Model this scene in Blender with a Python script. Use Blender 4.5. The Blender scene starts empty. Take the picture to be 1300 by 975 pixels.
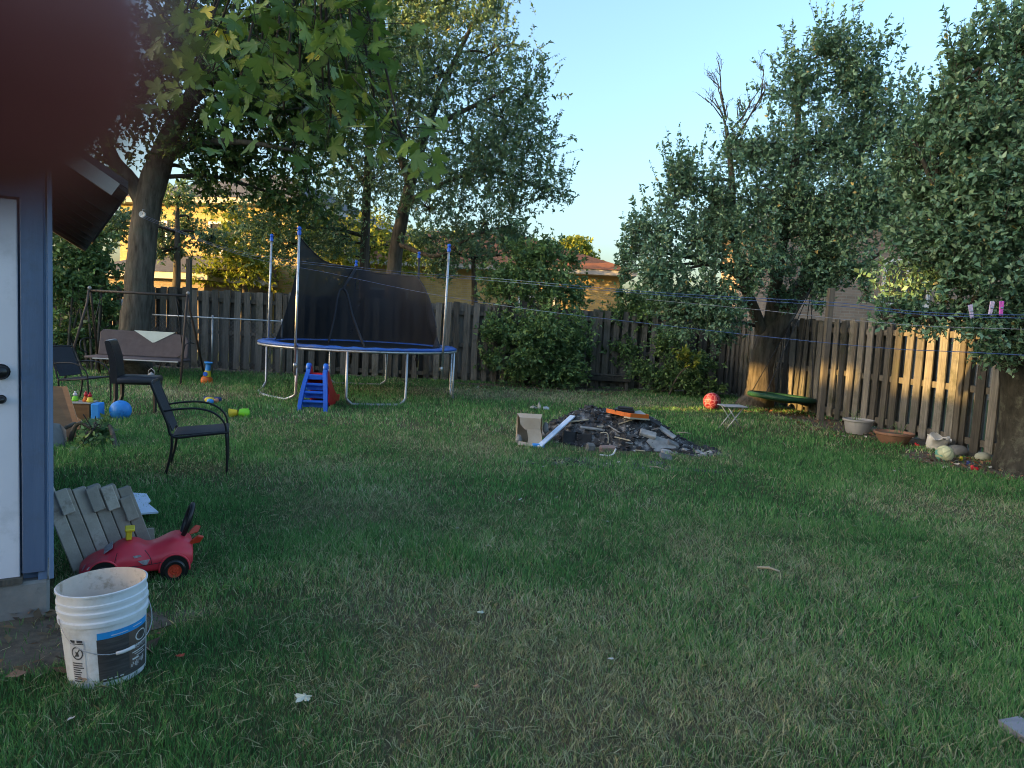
import bpy, math, random
import numpy as np
from mathutils import Vector, Matrix, Euler
S = bpy.context.scene
COL = S.collection
R = math.radians
rnd = random.Random(7)

# ------------------------------------------------------------------ camera geometry
F_, CX, CY, H = 900., 650., 487.5, 1.45
PIT, ROL = R(5.0), R(3.0)
fw = Vector((0, math.cos(PIT), -math.sin(PIT)))
u0 = Vector((0, math.sin(PIT), math.cos(PIT)))
r0 = Vector((1, 0, 0))
rt = r0 * math.cos(ROL) + u0 * math.sin(ROL)
up = -r0 * math.sin(ROL) + u0 * math.cos(ROL)
def ray(px, py): return fw + rt * ((px - CX) / F_) + up * ((CY - py) / F_)
def G(px, py, z=0.):                       # pixel of the survey photo -> point on a level plane
    d = ray(px, py); t = (z - H) / d.z
    return Vector((d.x * t, d.y * t, z))
def A(px, py, Y):                          # pixel -> point at distance Y
    d = ray(px, py); t = Y / d.y
    return Vector((d.x * t, Y, H + d.z * t))
def CL(x, y, z): return Vector((0, 0, H)) + rt * x + up * y - fw * z

# ------------------------------------------------------------------ materials
MATS = {}
def base_mat(name):
    m = bpy.data.materials.new(name); m.use_nodes = True
    nt = m.node_tree; b = nt.nodes['Principled BSDF']
    return m, nt, b
def N(nt, t, **k):
    n = nt.nodes.new(t)
    for a, v in k.items(): setattr(n, a, v)
    return n
def mixc(nt, fac, a, b, mode='MIX'):
    n = N(nt, 'ShaderNodeMix', data_type='RGBA', blend_type=mode)
    for s, v in ((0, fac), (6, a), (7, b)):
        if hasattr(v, 'is_linked') or hasattr(v, 'links'): nt.links.new(v, n.inputs[s])
        elif isinstance(v, (int, float)): n.inputs[s].default_value = v
        else: n.inputs[s].default_value = (*v, 1)
    return n.outputs[2]
def math_(nt, op, a, b=0., c=0.):
    n = N(nt, 'ShaderNodeMath', operation=op)
    for i, v in enumerate((a, b, c)):
        if isinstance(v, (int, float)): n.inputs[i].default_value = v
        else: nt.links.new(v, n.inputs[i])
    return n.outputs[0]
def coords(nt, scale=(1, 1, 1), kind='Object'):
    tc = N(nt, 'ShaderNodeTexCoord'); mp = N(nt, 'ShaderNodeMapping'); mp.inputs['Scale'].default_value = scale
    nt.links.new(tc.outputs[kind], mp.inputs[0]); return mp.outputs[0]
def noise(nt, vec, scale, detail=4, rough=.6):
    n = N(nt, 'ShaderNodeTexNoise'); n.inputs['Scale'].default_value = scale
    n.inputs['Detail'].default_value = detail; n.inputs['Roughness'].default_value = rough
    nt.links.new(vec, n.inputs['Vector']); return n.outputs['Fac']
def ramp(nt, fac, stops):
    n = N(nt, 'ShaderNodeValToRGB'); e = n.color_ramp.elements
    while len(e) < len(stops): e.new(.5)
    for k, (p, c) in enumerate(stops): e[k].position = p; e[k].color = (*c, 1) if len(c) == 3 else c
    nt.links.new(fac, n.inputs[0]); return n.outputs[0]
def attr(nt, name='rnd'):
    n = N(nt, 'ShaderNodeAttribute'); n.attribute_name = name; return n.outputs['Fac']
def noisy(name, c1, c2, scale=8, stretch=(1, 1, 1), rough=.7, bump=.2, bscale=None, metallic=0, spec=.4, vary=.35, dirt=None, dscale=3, contrast=.25):
    if name in MATS: return MATS[name]
    m, nt, b = base_mat(name)
    v = coords(nt, stretch); f = noise(nt, v, scale, 6)
    col = ramp(nt, f, ((.5 - contrast, c1), (.5 + contrast, c2)))
    k = math_(nt, 'MULTIPLY_ADD', attr(nt), vary, 1 - vary / 2)
    hsv = N(nt, 'ShaderNodeHueSaturation'); nt.links.new(k, hsv.inputs['Value']); nt.links.new(col, hsv.inputs['Color'])
    col = hsv.outputs[0]
    if dirt:
        d = noise(nt, coords(nt), dscale, 8, .7)
        dm = ramp(nt, d, ((.52, (0, 0, 0)), (.68, (1, 1, 1))))
        col = mixc(nt, dm, col, dirt)
    nt.links.new(col, b.inputs['Base Color'])
    b.inputs['Metallic'].default_value = metallic; b.inputs['Specular IOR Level'].default_value = spec
    rr = math_(nt, 'MULTIPLY_ADD', noise(nt, v, scale * 2.3, 3), .3, rough - .15); nt.links.new(rr, b.inputs['Roughness'])
    if bump:
        bp = N(nt, 'ShaderNodeBump'); bp.inputs['Strength'].default_value = bump; bp.inputs['Distance'].default_value = .01
        nt.links.new(noise(nt, v, bscale or scale * 3, 6), bp.inputs['Height']); nt.links.new(bp.outputs[0], b.inputs['Normal'])
    MATS[name] = m; return m
def plain(name, c, rough=.5, metallic=0, spec=.4, bump=.05, dirt=None):
    c2 = tuple(x * .8 for x in c)
    return noisy(name, c2, c, 12, rough=rough, metallic=metallic, spec=spec, bump=bump, vary=.15, dirt=dirt)
def leafmat(name, stops, trans=.3, rough=.45, spec=.35):
    m, nt, b = base_mat(name)
    col = ramp(nt, attr(nt), stops)
    nt.links.new(col, b.inputs['Base Color']); b.inputs['Roughness'].default_value = rough; b.inputs['Specular IOR Level'].default_value = spec
    t = N(nt, 'ShaderNodeBsdfTranslucent')
    g = mixc(nt, .5, col, (.16, .22, .03)); nt.links.new(g, t.inputs[0])
    mx = N(nt, 'ShaderNodeMixShader'); mx.inputs[0].default_value = trans
    nt.links.new(b.outputs[0], mx.inputs[1]); nt.links.new(t.outputs[0], mx.inputs[2])
    nt.links.new(mx.outputs[0], nt.nodes['Material Output'].inputs[0]); return m
def brickmat(name, c1, c2, mortar):
    m, nt, b = base_mat(name)
    tc = N(nt, 'ShaderNodeTexCoord'); sx = N(nt, 'ShaderNodeSeparateXYZ'); nt.links.new(tc.outputs['Object'], sx.inputs[0])
    cx = N(nt, 'ShaderNodeCombineXYZ'); nt.links.new(math_(nt, 'ADD', sx.outputs[0], sx.outputs[1]), cx.inputs[0]); nt.links.new(sx.outputs[2], cx.inputs[1])
    br = N(nt, 'ShaderNodeTexBrick'); nt.links.new(cx.outputs[0], br.inputs['Vector'])
    br.inputs['Color1'].default_value = (*c1, 1); br.inputs['Color2'].default_value = (*c2, 1); br.inputs['Mortar'].default_value = (*mortar, 1)
    br.inputs['Scale'].default_value = 1; br.inputs['Brick Width'].default_value = .24; br.inputs['Row Height'].default_value = .08; br.inputs['Mortar Size'].default_value = .008
    n = noise(nt, tc.outputs['Object'], 2.5, 5)
    nt.links.new(mixc(nt, .35, br.outputs[0], ramp(nt, n, ((.3, (.15, .13, .1)), (.7, (.9, .85, .8)))), 'MULTIPLY'), b.inputs['Base Color'])
    b.inputs['Roughness'].default_value = .85
    bp = N(nt, 'ShaderNodeBump'); bp.inputs['Strength'].default_value = .5; bp.inputs['Distance'].default_value = .01; bp.invert = True
    nt.links.new(br.outputs['Fac'], bp.inputs['Height']); nt.links.new(bp.outputs[0], b.inputs['Normal'])
    return m

M = {}
M['fence'] = noisy('weathered fence wood', (.062, .061, .057), (.17, .163, .148), 3, (14, 14, .8), .85, .5, 6, vary=1.15, dirt=(.06, .065, .045), dscale=1.6, spec=.2)
M['fencepost'] = noisy('weathered post wood', (.058, .055, .049), (.14, .13, .113), 3, (14, 14, .8), .85, .5, 6, vary=.4, spec=.2)
M['bark'] = noisy('rough grey bark', (.03, .026, .021), (.16, .14, .115), 5, (3, 3, .5), .9, 1.0, 9, vary=.3, spec=.15, dirt=(.09, .1, .08), dscale=2)
M['bark2'] = noisy('dark mossy bark', (.016, .016, .014), (.06, .058, .05), 7, (2, 2, .8), .95, 1.0, 11, vary=.3, spec=.1, dirt=(.1, .105, .085), dscale=6)
M['twig'] = noisy('dark twig bark', (.03, .026, .022), (.075, .065, .055), 10, rough=.9, bump=.2, spec=.15)
M['deadtwig'] = noisy('dry dead bark', (.07, .06, .055), (.13, .115, .1), 10, rough=.9, bump=.2, spec=.15)
M['maple'] = leafmat('maple leaf', ((0, (0.0457, 0.106, 0.0214)), (.4, (0.106, 0.205, 0.0415)), (.7, (0.183, 0.289, 0.0652)), (.88, (0.335, 0.409, 0.107)), (.95, (0.6, 0.6, 0.26)), (.965, (0.6, 0.517, 0.0592)), (1, (0.6, 0.6, 0.0829))), .35)
M['bigtree'] = leafmat('dark green leaf', ((0, (0.0312, 0.0702, 0.023)), (.5, (0.0624, 0.133, 0.0384)), (.9, (0.109, 0.187, 0.0512)), (1, (0.437, 0.312, 0.0512))), .3)
M['locust'] = leafmat('fine green leaf', ((0, (0.0766, 0.153, 0.0896)), (.5, (0.14, 0.255, 0.149)), (.9, (0.23, 0.358, 0.178)), (1, (0.511, 0.409, 0.149))), .3)
M['apple'] = leafmat('apple leaf', ((0, (0.08, 0.172, 0.109)), (.5, (0.146, 0.278, 0.171)), (.93, (0.254, 0.4, 0.264)), (.975, (0.6, 0.506, 0.156)), (1, (0.6, 0.427, 0.188))), .25)
M['shrub'] = leafmat('shrub leaf', ((0, (0.0701, 0.141, 0.0583)), (.5, (0.129, 0.234, 0.091)), (.9, (0.234, 0.374, 0.137)), (1, (0.374, 0.515, 0.11))), .25)
M['lime'] = leafmat('yellow green leaf', ((0, (0.18, 0.255, 0.045)), (.5, (0.285, 0.345, 0.0525)), (1, (0.45, 0.42, 0.075))), .45)
M['brickY'] = brickmat('buff yellow brick', (.56, .42, .16), (.46, .33, .12), (.45, .38, .25))
M['brickT'] = brickmat('tan brick', (.36, .28, .22), (.29, .22, .17), (.35, .32, .28))
M['brickR'] = brickmat('red brown brick', (.2, .1, .07), (.15, .08, .055), (.25, .23, .2))
M['roofO'] = noisy('orange brown shingle', (.2, .07, .03), (.36, .13, .045), 6, (1, 1, 6), .9, .6, 12)
M['roofG'] = noisy('grey shingle', (.05, .05, .055), (.12, .12, .125), 10, (1, 1, 4), .9, .6, 14)
M['white'] = plain('white paint', (.74, .74, .73), .45)
M['glass'] = plain('dark window glass', (.03, .035, .04), .15, 0, .6, 0)
M['door'] = noisy('painted door', (.66, .64, .7), (.74, .72, .78), 2.5, rough=.5, bump=.05, vary=0, dirt=(.5, .49, .52), dscale=2.2)
M['blue'] = noisy('faded blue paint', (.085, .125, .215), (.125, .18, .29), 2, (5, 5, .6), .6, .25, 8, vary=.2, dirt=(.09, .12, .18), dscale=5)
M['blue2'] = noisy('blue siding paint', (.13, .2, .33), (.17, .25, .4), 2, (5, 5, .6), .55, .2, 8, vary=.2)
M['concrete'] = noisy('old concrete', (.16, .155, .15), (.27, .26, .25), 6, rough=.9, bump=.5, bscale=30, dirt=(.1, .095, .085), dscale=4)
M['fascia'] = noisy('weathered white fascia', (.36, .35, .34), (.5, .49, .47), 5, rough=.7, bump=.2)
M['soffit'] = noisy('dark rafters', (.03, .027, .024), (.06, .055, .05), 5, rough=.9, bump=.3)
M['black'] = plain('black metal', (.012, .012, .014), .45, 0, .4)
M['sling'] = noisy('dark sling mesh', (.02, .02, .026), (.04, .04, .05), 120, rough=.75, bump=.3)
M['leather'] = noisy('black leather', (.008, .008, .011), (.016, .016, .022), 40, rough=.38, bump=.15, spec=.5)
M['darkwood'] = noisy('dark chair wood', (.015, .012, .012), (.03, .025, .022), 8, (6, 6, 1), .5, .1)
M['steel'] = noisy('galvanised steel', (.42, .43, .45), (.6, .61, .63), 14, rough=.42, metallic=.75, bump=.06, dirt=(.22, .2, .18), dscale=6)
M['tblue'] = noisy('blue vinyl pad', (.02, .08, .33), (.03, .13, .5), 6, rough=.45, bump=.3, dirt=(.08, .1, .18), dscale=3)
M['plblue'] = plain('blue plastic', (.015, .12, .62), .4)
M['plred'] = plain('red plastic', (.5, .015, .025), .42)
M['plsky'] = plain('sky blue plastic', (.05, .3, .75), .45)
M['plyel'] = plain('yellow plastic', (.7, .53, .03), .45)
M['plgrn'] = plain('lime plastic', (.2, .62, .03), .45)
M['plora'] = plain('orange plastic', (.68, .14, .015), .45)
M['plblk'] = plain('black plastic', (.01, .01, .012), .35, 0, .5)
M['carred'] = noisy('faded red plastic', (.5, .02, .04), (.66, .035, .06), 5, rough=.42, bump=.05, spec=.5, vary=.1, dirt=(.36, .06, .07), dscale=7)
M['carred2'] = noisy('orange red plastic', (.5, .045, .02), (.62, .07, .03), 9, rough=.45, bump=.05)
M['sticker'] = noisy('worn sticker', (.16, .13, .15), (.5, .47, .5), 60, rough=.5, bump=0)
M['pail'] = noisy('white pail plastic', (.62, .64, .68), (.72, .74, .78), 4, rough=.42, bump=.05, vary=.1, dirt=(.5, .5, .5), dscale=9)
M['pailin'] = noisy('muddy pail inside', (.5, .41, .34), (.68, .58, .5), 7, rough=.6, bump=.1, vary=.1, dirt=(.3, .22, .15), dscale=14)
M['pdark'] = noisy('dark plank print', (.028, .026, .028), (.085, .08, .08), 5, (3, 3, 30), .5, 0, vary=0)
M['pband'] = noisy('brown print', (.09, .065, .055), (.13, .1, .085), 9, rough=.5, bump=0, vary=0)
M['pgrey'] = noisy('grey print', (.13, .13, .15), (.3, .3, .33), 90, rough=.5, bump=0, vary=0)
M['pink_'] = plain('ink', (.05, .05, .06), .5, bump=0)
M['pblue'] = plain('blue print', (.02, .28, .68), .5, bump=0)
M['pwhite'] = plain('white print', (.6, .6, .62), .5, bump=0)
M['pallet'] = noisy('grey pallet wood', (.24, .21, .175), (.46, .41, .35), 3, (2, 2, 2), .85, .5, 10, vary=.5, dirt=(.14, .11, .085), dscale=6)
M['boardw'] = plain('white board', (.58, .68, .84), .5)
M['brownply'] = noisy('brown board', (.16, .075, .03), (.26, .13, .055), 4, (1, 1, 5), .7, .2)
M['ply_edge'] = noisy('pale board edge', (.42, .32, .18), (.52, .4, .24), 8, rough=.8)
M['card'] = noisy('cardboard', (.4, .3, .21), (.54, .42, .31), 5, rough=.85, bump=.15, vary=.4)
M['ash'] = noisy('ash and char', (.014, .014, .015), (.11, .11, .115), 9, rough=.95, bump=1.0, bscale=30, vary=.2, dirt=(.27, .27, .28), dscale=9, contrast=.2)
M['char'] = noisy('charred wood', (.012, .012, .013), (.05, .05, .055), 8, (1, 1, 1), .8, .8, vary=.5)
M['ashgrey'] = noisy('ashy grey board', (.12, .118, .115), (.36, .355, .35), 7, rough=.9, bump=.6, vary=.7)
M['oldbrick'] = noisy('sooty brick', (.16, .11, .1), (.26, .19, .17), 9, rough=.9, bump=.5)
M['swinggreen'] = noisy('green nylon', (.006, .045, .024), (.012, .07, .036), 20, rough=.6, bump=.2)
M['terra'] = noisy('terracotta', (.19, .1, .065), (.28, .15, .1), 5, rough=.8, bump=.2, dirt=(.14, .1, .08), dscale=6)
M['greypot'] = noisy('grey pot', (.27, .27, .27), (.36, .36, .37), 5, rough=.7, bump=.1)
M['soil'] = noisy('dark soil', (.05, .04, .03), (.17, .14, .105), 12, rough=.95, bump=1., bscale=40)
M['bag'] = noisy('white sack', (.5, .49, .47), (.68, .67, .64), 8, rough=.7, bump=.4)
M['rock'] = noisy('grey stone', (.09, .09, .09), (.2, .2, .195), 6, rough=.9, bump=.6)
M['rock2'] = noisy('pale stone', (.2, .22, .17), (.36, .37, .31), 6, rough=.9, bump=.6)
M['cord'] = plain('blue line plastic', (.028, .075, .22), .45)
M['cordw'] = plain('grey line plastic', (.2, .22, .27), .6)
M['swingfab'] = noisy('taupe cushion', (.085, .065, .068), (.125, .1, .1), 7, rough=.85, bump=.3)
M['rustmetal'] = noisy('brown metal tube', (.045, .032, .028), (.08, .06, .05), 12, rough=.6, bump=.1)
M['creamcloth'] = noisy('pale cloth', (.5, .53, .46), (.6, .62, .55), 6, rough=.9, bump=.2)
M['ballred'] = None
M['skin'] = noisy('skin', (.19, .042, .04), (.24, .055, .052), 60, rough=.5, bump=.15, vary=0)
M['link'] = noisy('dull fence wire', (.1, .105, .11), (.17, .175, .18), 14, rough=.6, metallic=.3, bump=0)
M['straw'] = noisy('dry stick', (.32, .27, .19), (.5, .43, .32), 20, rough=.9, bump=.3)
M['paper'] = noisy('scrap paper', (.34, .33, .31), (.46, .45, .43), 15, rough=.8, bump=.2)
M['pinkpl'] = plain('pink plastic', (.7, .12, .55), .4)
M['lilac'] = plain('pale plastic', (.6, .5, .68), .4)
M['chrome'] = plain('bare wire', (.5, .5, .52), .35, .8)

def netmat():
    m, nt, b = base_mat('black safety net')
    b.inputs['Base Color'].default_value = (.012, .012, .018, 1); b.inputs['Roughness'].default_value = .8
    t = N(nt, 'ShaderNodeBsdfTransparent'); mx = N(nt, 'ShaderNodeMixShader')
    f = math_(nt, 'MULTIPLY_ADD', noise(nt, coords(nt), 3, 3), .10, .86); nt.links.new(f, mx.inputs[0])
    nt.links.new(t.outputs[0], mx.inputs[1]); nt.links.new(b.outputs[0], mx.inputs[2])
    nt.links.new(mx.outputs[0], nt.nodes['Material Output'].inputs[0]); return m
M['net'] = netmat()
def cellball(name, base, line, cell, scale):
    m, nt, b = base_mat(name)
    v = N(nt, 'ShaderNodeTexVoronoi'); v.feature = 'DISTANCE_TO_EDGE'; v.inputs['Scale'].default_value = scale
    nt.links.new(coords(nt), v.inputs['Vector'])
    v2 = N(nt, 'ShaderNodeTexVoronoi'); v2.inputs['Scale'].default_value = scale; nt.links.new(coords(nt), v2.inputs['Vector'])
    e = ramp(nt, v.outputs['Distance'], ((.05, (1, 1, 1)), (.09, (0, 0, 0))))
    sep = N(nt, 'ShaderNodeSeparateColor'); nt.links.new(v2.outputs['Color'], sep.inputs[0])
    c = mixc(nt, math_(nt, 'GREATER_THAN', sep.outputs[0], .66), base, cell)
    nt.links.new(mixc(nt, e, c, line), b.inputs['Base Color']); b.inputs['Roughness'].default_value = .5; return m
M['ballred'] = cellball('red ball print', (.17, .008, .02), (.3, .13, .16), (.22, .04, .055), 15)
M['ballyel'] = cellball('worn football', (.6, .6, .36), (.4, .42, .25), (.1, .3, .24), 8)
M['ballblue'] = noisy('blue ball', (.03, .2, .55), (.04, .28, .72), 9, rough=.4, bump=.05, dirt=(.02, .12, .4), dscale=12)

# ------------------------------------------------------------------ mesh builder
def setp(o, **k):
    for a, v in k.items(): o[a] = v
    return o
class MB:
    def __init__(s): s.v = []; s.f = []; s.r = []; s.mi = []
    def add(s, vs, fs, r=None, mi=0):
        o = len(s.v); r = rnd.random() if r is None else r
        s.v += [tuple(v) for v in vs]; s.r += [r] * len(vs)
        s.f += [tuple(i + o for i in f) for f in fs]; s.mi += [mi] * len(fs); return s
    def box(s, c, d, M_=None, r=None, mi=0, tap=1., bev=0.):
        hx, hy, hz = d[0] / 2, d[1] / 2, d[2] / 2
        if bev:
            b = min(bev, hx * .9, hy * .9, hz * .9); bm_v = []; ids = {}
            for sx in (-1, 1):
                for sy in (-1, 1):
                    for sz in (-1, 1):
                        for k in range(3):
                            p = [sx * hx, sy * hy, sz * hz]
                            for q in range(3):
                                if q != k: p[q] -= (sx, sy, sz)[q] * b
                            ids[(sx, sy, sz, k)] = len(bm_v); bm_v.append(p)
            fs = []
            for k in range(3):
                a, b2 = [q for q in range(3) if q != k]
                for sg in (-1, 1):
                    q = []
                    for (i, j) in ((-1, -1), (1, -1), (1, 1), (-1, 1)):
                        t = [0, 0, 0]; t[k] = sg; t[a] = i; t[b2] = j; q.append(ids[(*t, k)])
                    fs.append(q)
                for i in (-1, 1):
                    for j in (-1, 1):
                        q = []
                        for sg, kk in ((-1, a), (1, a), (1, b2), (-1, b2)):
                            t = [0, 0, 0]; t[k] = sg; t[a] = i; t[b2] = j; q.append(ids[(*t, kk)])
                        fs.append(q)
            for key in [(x, y, z) for x in (-1, 1) for y in (-1, 1) for z in (-1, 1)]:
                fs.append([ids[(*key, k)] for k in range(3)])
            vs = [Vector(p) for p in bm_v]
        else:
            vs = [Vector((x * hx * (tap if z > 0 else 1), y * hy * (tap if z > 0 else 1), z * hz)) for z in (-1, 1) for y in (-1, 1) for x in (-1, 1)]
            fs = [(0, 2, 3, 1), (4, 5, 7, 6), (0, 1, 5, 4), (2, 6, 7, 3), (0, 4, 6, 2), (1, 3, 7, 5)]
        if M_ is not None: vs = [M_ @ v for v in vs]
        c = Vector(c); return s.add([v + c for v in vs], fs, r, mi)
    def bar(s, a, b, w, t, upv=(0, 0, 1), r=None, mi=0, bev=0.):
        a, b = Vector(a), Vector(b); d = b - a; L = d.length; x = d / L
        y = Vector(upv).cross(x)
        if y.length < 1e-4: y = Vector((0, 1, 0)).cross(x)
        y.normalize(); z = x.cross(y)
        return s.box((a + b) / 2, (L, w, t), Matrix((x, y, z)).transposed(), r, mi, bev=bev)
    def tube(s, path, rad, seg=8, cap=True, r=None, mi=0, closed=False):
        P = [Vector(p) for p in path]; n = len(P)
        rad = [rad] * n if isinstance(rad, (int, float)) else list(rad)
        vs = []; px = None
        for i in range(n):
            if closed: t = P[(i + 1) % n] - P[i - 1]
            else: t = P[min(i + 1, n - 1)] - P[max(i - 1, 0)]
            t.normalize()
            if px is None:
                px = Vector((0, 0, 1)) if abs(t.z) < .9 else Vector((1, 0, 0))
            px = px - t * px.dot(t); px.normalize(); py = t.cross(px)
            for k in range(seg):
                a = 2 * math.pi * k / seg; vs.append(P[i] + (px * math.cos(a) + py * math.sin(a)) * rad[i])
        fs = []
        for i in range(n if closed else n - 1):
            j = (i + 1) % n
            for k in range(seg):
                k2 = (k + 1) % seg; fs.append((i * seg + k, i * seg + k2, j * seg + k2, j * seg + k))
        if cap and not closed: fs.append(tuple(range(seg - 1, -1, -1))); fs.append(tuple((n - 1) * seg + k for k in range(seg)))
        return s.add(vs, fs, r, mi)
    def lathe(s, prof, seg=24, c=(0, 0, 0), sx=1, sy=1, r=None, mi=0, M_=None):
        vs = []; n = len(prof)
        for (rad, z) in prof:
            for k in range(seg):
                a = 2 * math.pi * k / seg; v = Vector((rad * math.cos(a) * sx, rad * math.sin(a) * sy, z))
                if M_ is not None: v = M_ @ v
                vs.append(v + Vector(c))
        fs = [(i * seg + k, i * seg + (k + 1) % seg, (i + 1) * seg + (k + 1) % seg, (i + 1) * seg + k) for i in range(n - 1) for k in range(seg)]
        return s.add(vs, fs, r, mi)
    def ball(s, c, rad, seg=20, sz=(1, 1, 1), r=None, mi=0, jit=0.):
        rings = seg // 2; vs = []; c = Vector(c)
        for i in range(rings + 1):
            ph = math.pi * i / rings
            for k in range(seg):
                a = 2 * math.pi * k / seg; q = rad * (1 + (rnd.random() - .5) * jit)
                vs.append(c + Vector((math.sin(ph) * math.cos(a) * sz[0], math.sin(ph) * math.sin(a) * sz[1], -math.cos(ph) * sz[2])) * q)
        fs = [(i * seg + k, i * seg + (k + 1) % seg, (i + 1) * seg + (k + 1) % seg, (i + 1) * seg + k) for i in range(rings) for k in range(seg)]
        return s.add(vs, fs, r, mi)
    def prism(s, poly, z0, z1, M_=None, r=None, mi=0):        # polygon in xy extruded in z
        n = len(poly); vs = [Vector((p[0], p[1], z)) for z in (z0, z1) for p in poly]
        if M_ is not None: vs = [M_ @ v for v in vs]
        fs = [tuple(range(n - 1, -1, -1)), tuple(range(n, 2 * n))] + [(i, (i + 1) % n, n + (i + 1) % n, n + i) for i in range(n)]
        return s.add(vs, fs, r, mi)
    def build(s, name, mat, parent=None, smooth=False, off=None, auto=None):
        me = bpy.data.meshes.new(name)
        vs = s.v
        if off is not None: vs = [(v[0] - off[0], v[1] - off[1], v[2] - off[2]) for v in vs]
        me.from_pydata(vs, [], s.f); me.update()
        a = me.attributes.new('rnd', 'FLOAT', 'POINT'); a.data.foreach_set('value', s.r)
        for m_ in (mat if isinstance(mat, (list, tuple)) else [mat]): me.materials.append(m_)
        me.polygons.foreach_set('material_index', s.mi)
        if smooth: me.shade_smooth()
        if auto: me.shade_smooth(); me.set_sharp_from_angle(angle=R(auto))
        o = bpy.data.objects.new(name, me); COL.objects.link(o)
        if parent: o.parent = parent
        return o
def fastmesh(name, V, nper, mat, rv=None, parent=None, off=None, extra=None, tris=None):
    V = np.asarray(V, np.float32)
    if off is not None: V = V - np.asarray(off, np.float32)
    me = bpy.data.meshes.new(name); nv = len(V); me.vertices.add(nv); me.vertices.foreach_set('co', V.ravel())
    if tris is None: idx = np.arange(nv, dtype=np.int32); k = nper
    else: idx = np.asarray(tris, np.int32).ravel(); k = nper
    nf = len(idx) // k
    me.loops.add(len(idx)); me.loops.foreach_set('vertex_index', idx)
    me.polygons.add(nf); me.polygons.foreach_set('loop_start', np.arange(0, len(idx), k, dtype=np.int32))
    me.update(calc_edges=True)
    if rv is not None: a = me.attributes.new('rnd', 'FLOAT', 'POINT'); a.data.foreach_set('value', np.asarray(rv, np.float32))
    for kx, vx in (extra or {}).items(): a = me.attributes.new(kx, 'FLOAT', 'POINT'); a.data.foreach_set('value', np.asarray(vx, np.float32))
    me.materials.append(mat)
    o = bpy.data.objects.new(name, me); COL.objects.link(o)
    if parent: o.parent = parent
    return o
def thing(name, label, cat, loc=(0, 0, 0), rz=0, group=None, rot=None):
    o = bpy.data.objects.new(name, None); COL.objects.link(o); o.empty_display_size = .1
    o.location = loc; o.rotation_euler = rot if rot else (0, 0, rz); o['label'] = label; o['category'] = cat
    if group: o['group'] = group
    return o
def tag(o, label, cat, group=None, loc=None, rz=None):
    o['label'] = label; o['category'] = cat
    if group: o['group'] = group
    if loc is not None: o.location = loc
    if rz is not None: o.rotation_euler = (0, 0, rz)
    return o
def copy_tree(o, parent=None):
    c = o.copy(); COL.objects.link(c)
    if parent: c.parent = parent
    for ch in list(o.children): copy_tree(ch, c)
    return c
def arc(p, q, sag, n=14):
    p, q = Vector(p), Vector(q)
    return [p.lerp(q, i / n) + Vector((0, 0, -sag * 4 * (i / n) * (1 - i / n))) for i in range(n + 1)]
def spl(pts, n=6):                          # Catmull-Rom through points
    P = [Vector(p) for p in pts]; P = [P[0] * 2 - P[1]] + P + [P[-1] * 2 - P[-2]]; o = []
    for i in range(1, len(P) - 2):
        for k in range(n):
            t = k / n; a, b, c, d = P[i - 1:i + 3]
            o.append(.5 * ((2 * b) + (c - a) * t + (2 * a - 5 * b + 4 * c - d) * t * t + (3 * b - a - 3 * c + d) * t ** 3))
    o.append(P[-2]); return o

# value noise for scattering
_nz = np.random.default_rng(3).random((64, 64))
def vn(x, y, s):
    x = np.asarray(x) * s; y = np.asarray(y) * s
    xi = np.floor(x).astype(int); yi = np.floor(y).astype(int); fx = x - xi; fy = y - yi
    fx = fx * fx * (3 - 2 * fx); fy = fy * fy * (3 - 2 * fy)
    g = lambda a, b: _nz[a % 64, b % 64]
    return (g(xi, yi) * (1 - fx) + g(xi + 1, yi) * fx) * (1 - fy) + (g(xi, yi + 1) * (1 - fx) + g(xi + 1, yi + 1) * fx) * fy

# ------------------------------------------------------------------ world, sun, camera
SUN_EL, SUN_AZ = R(6.0), R(70.0)           # light travels towards (sin az, cos az)
W = bpy.data.worlds.new('World'); S.world = W; W.use_nodes = True
wn = W.node_tree; sky = wn.nodes.new('ShaderNodeTexSky'); sky.sky_type = 'NISHITA'; sky.sun_disc = False
sky.sun_elevation = SUN_EL; sky.sun_rotation = math.pi + SUN_AZ
sky.air_density = 1.0; sky.dust_density = 4.5; sky.ozone_density = 2.2; sky.altitude = 100
wn.links.new(sky.outputs[0], wn.nodes['Background'].inputs[0]); wn.nodes['Background'].inputs[1].default_value = .15
sd = bpy.data.lights.new('sun', 'SUN'); sd.energy = 2.5; sd.angle = R(.25); sd.color = (1, .58, .16)
so = bpy.data.objects.new('sun', sd); COL.objects.link(so)
so.rotation_euler = Vector((math.sin(SUN_AZ) * math.cos(SUN_EL), math.cos(SUN_AZ) * math.cos(SUN_EL), -math.sin(SUN_EL))).to_track_quat('-Z', 'Y').to_euler()
cd = bpy.data.cameras.new('camera'); cd.sensor_width = 36; cd.lens = 36 * F_ / 1300; cd.clip_start = .004; cd.clip_end = 500
cd.dof.use_dof = True; cd.dof.focus_distance = 6.5; cd.dof.aperture_fstop = 6.8
co = bpy.data.objects.new('camera', cd); COL.objects.link(co); S.camera = co
co.matrix_world = Matrix(((rt.x, up.x, -fw.x, 0), (rt.y, up.y, -fw.y, 0), (rt.z, up.z, -fw.z, H), (0, 0, 0, 1)))
S.view_settings.view_transform = 'Standard'; S.view_settings.look = 'None'; S.view_settings.gamma = 1; S.view_settings.exposure = 2.62
S.cycles.max_bounces = 8; S.cycles.transparent_max_bounces = 12; S.cycles.diffuse_bounces = 6
S.cycles.use_denoising = True; S.cycles.filter_width = 1.0

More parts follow.
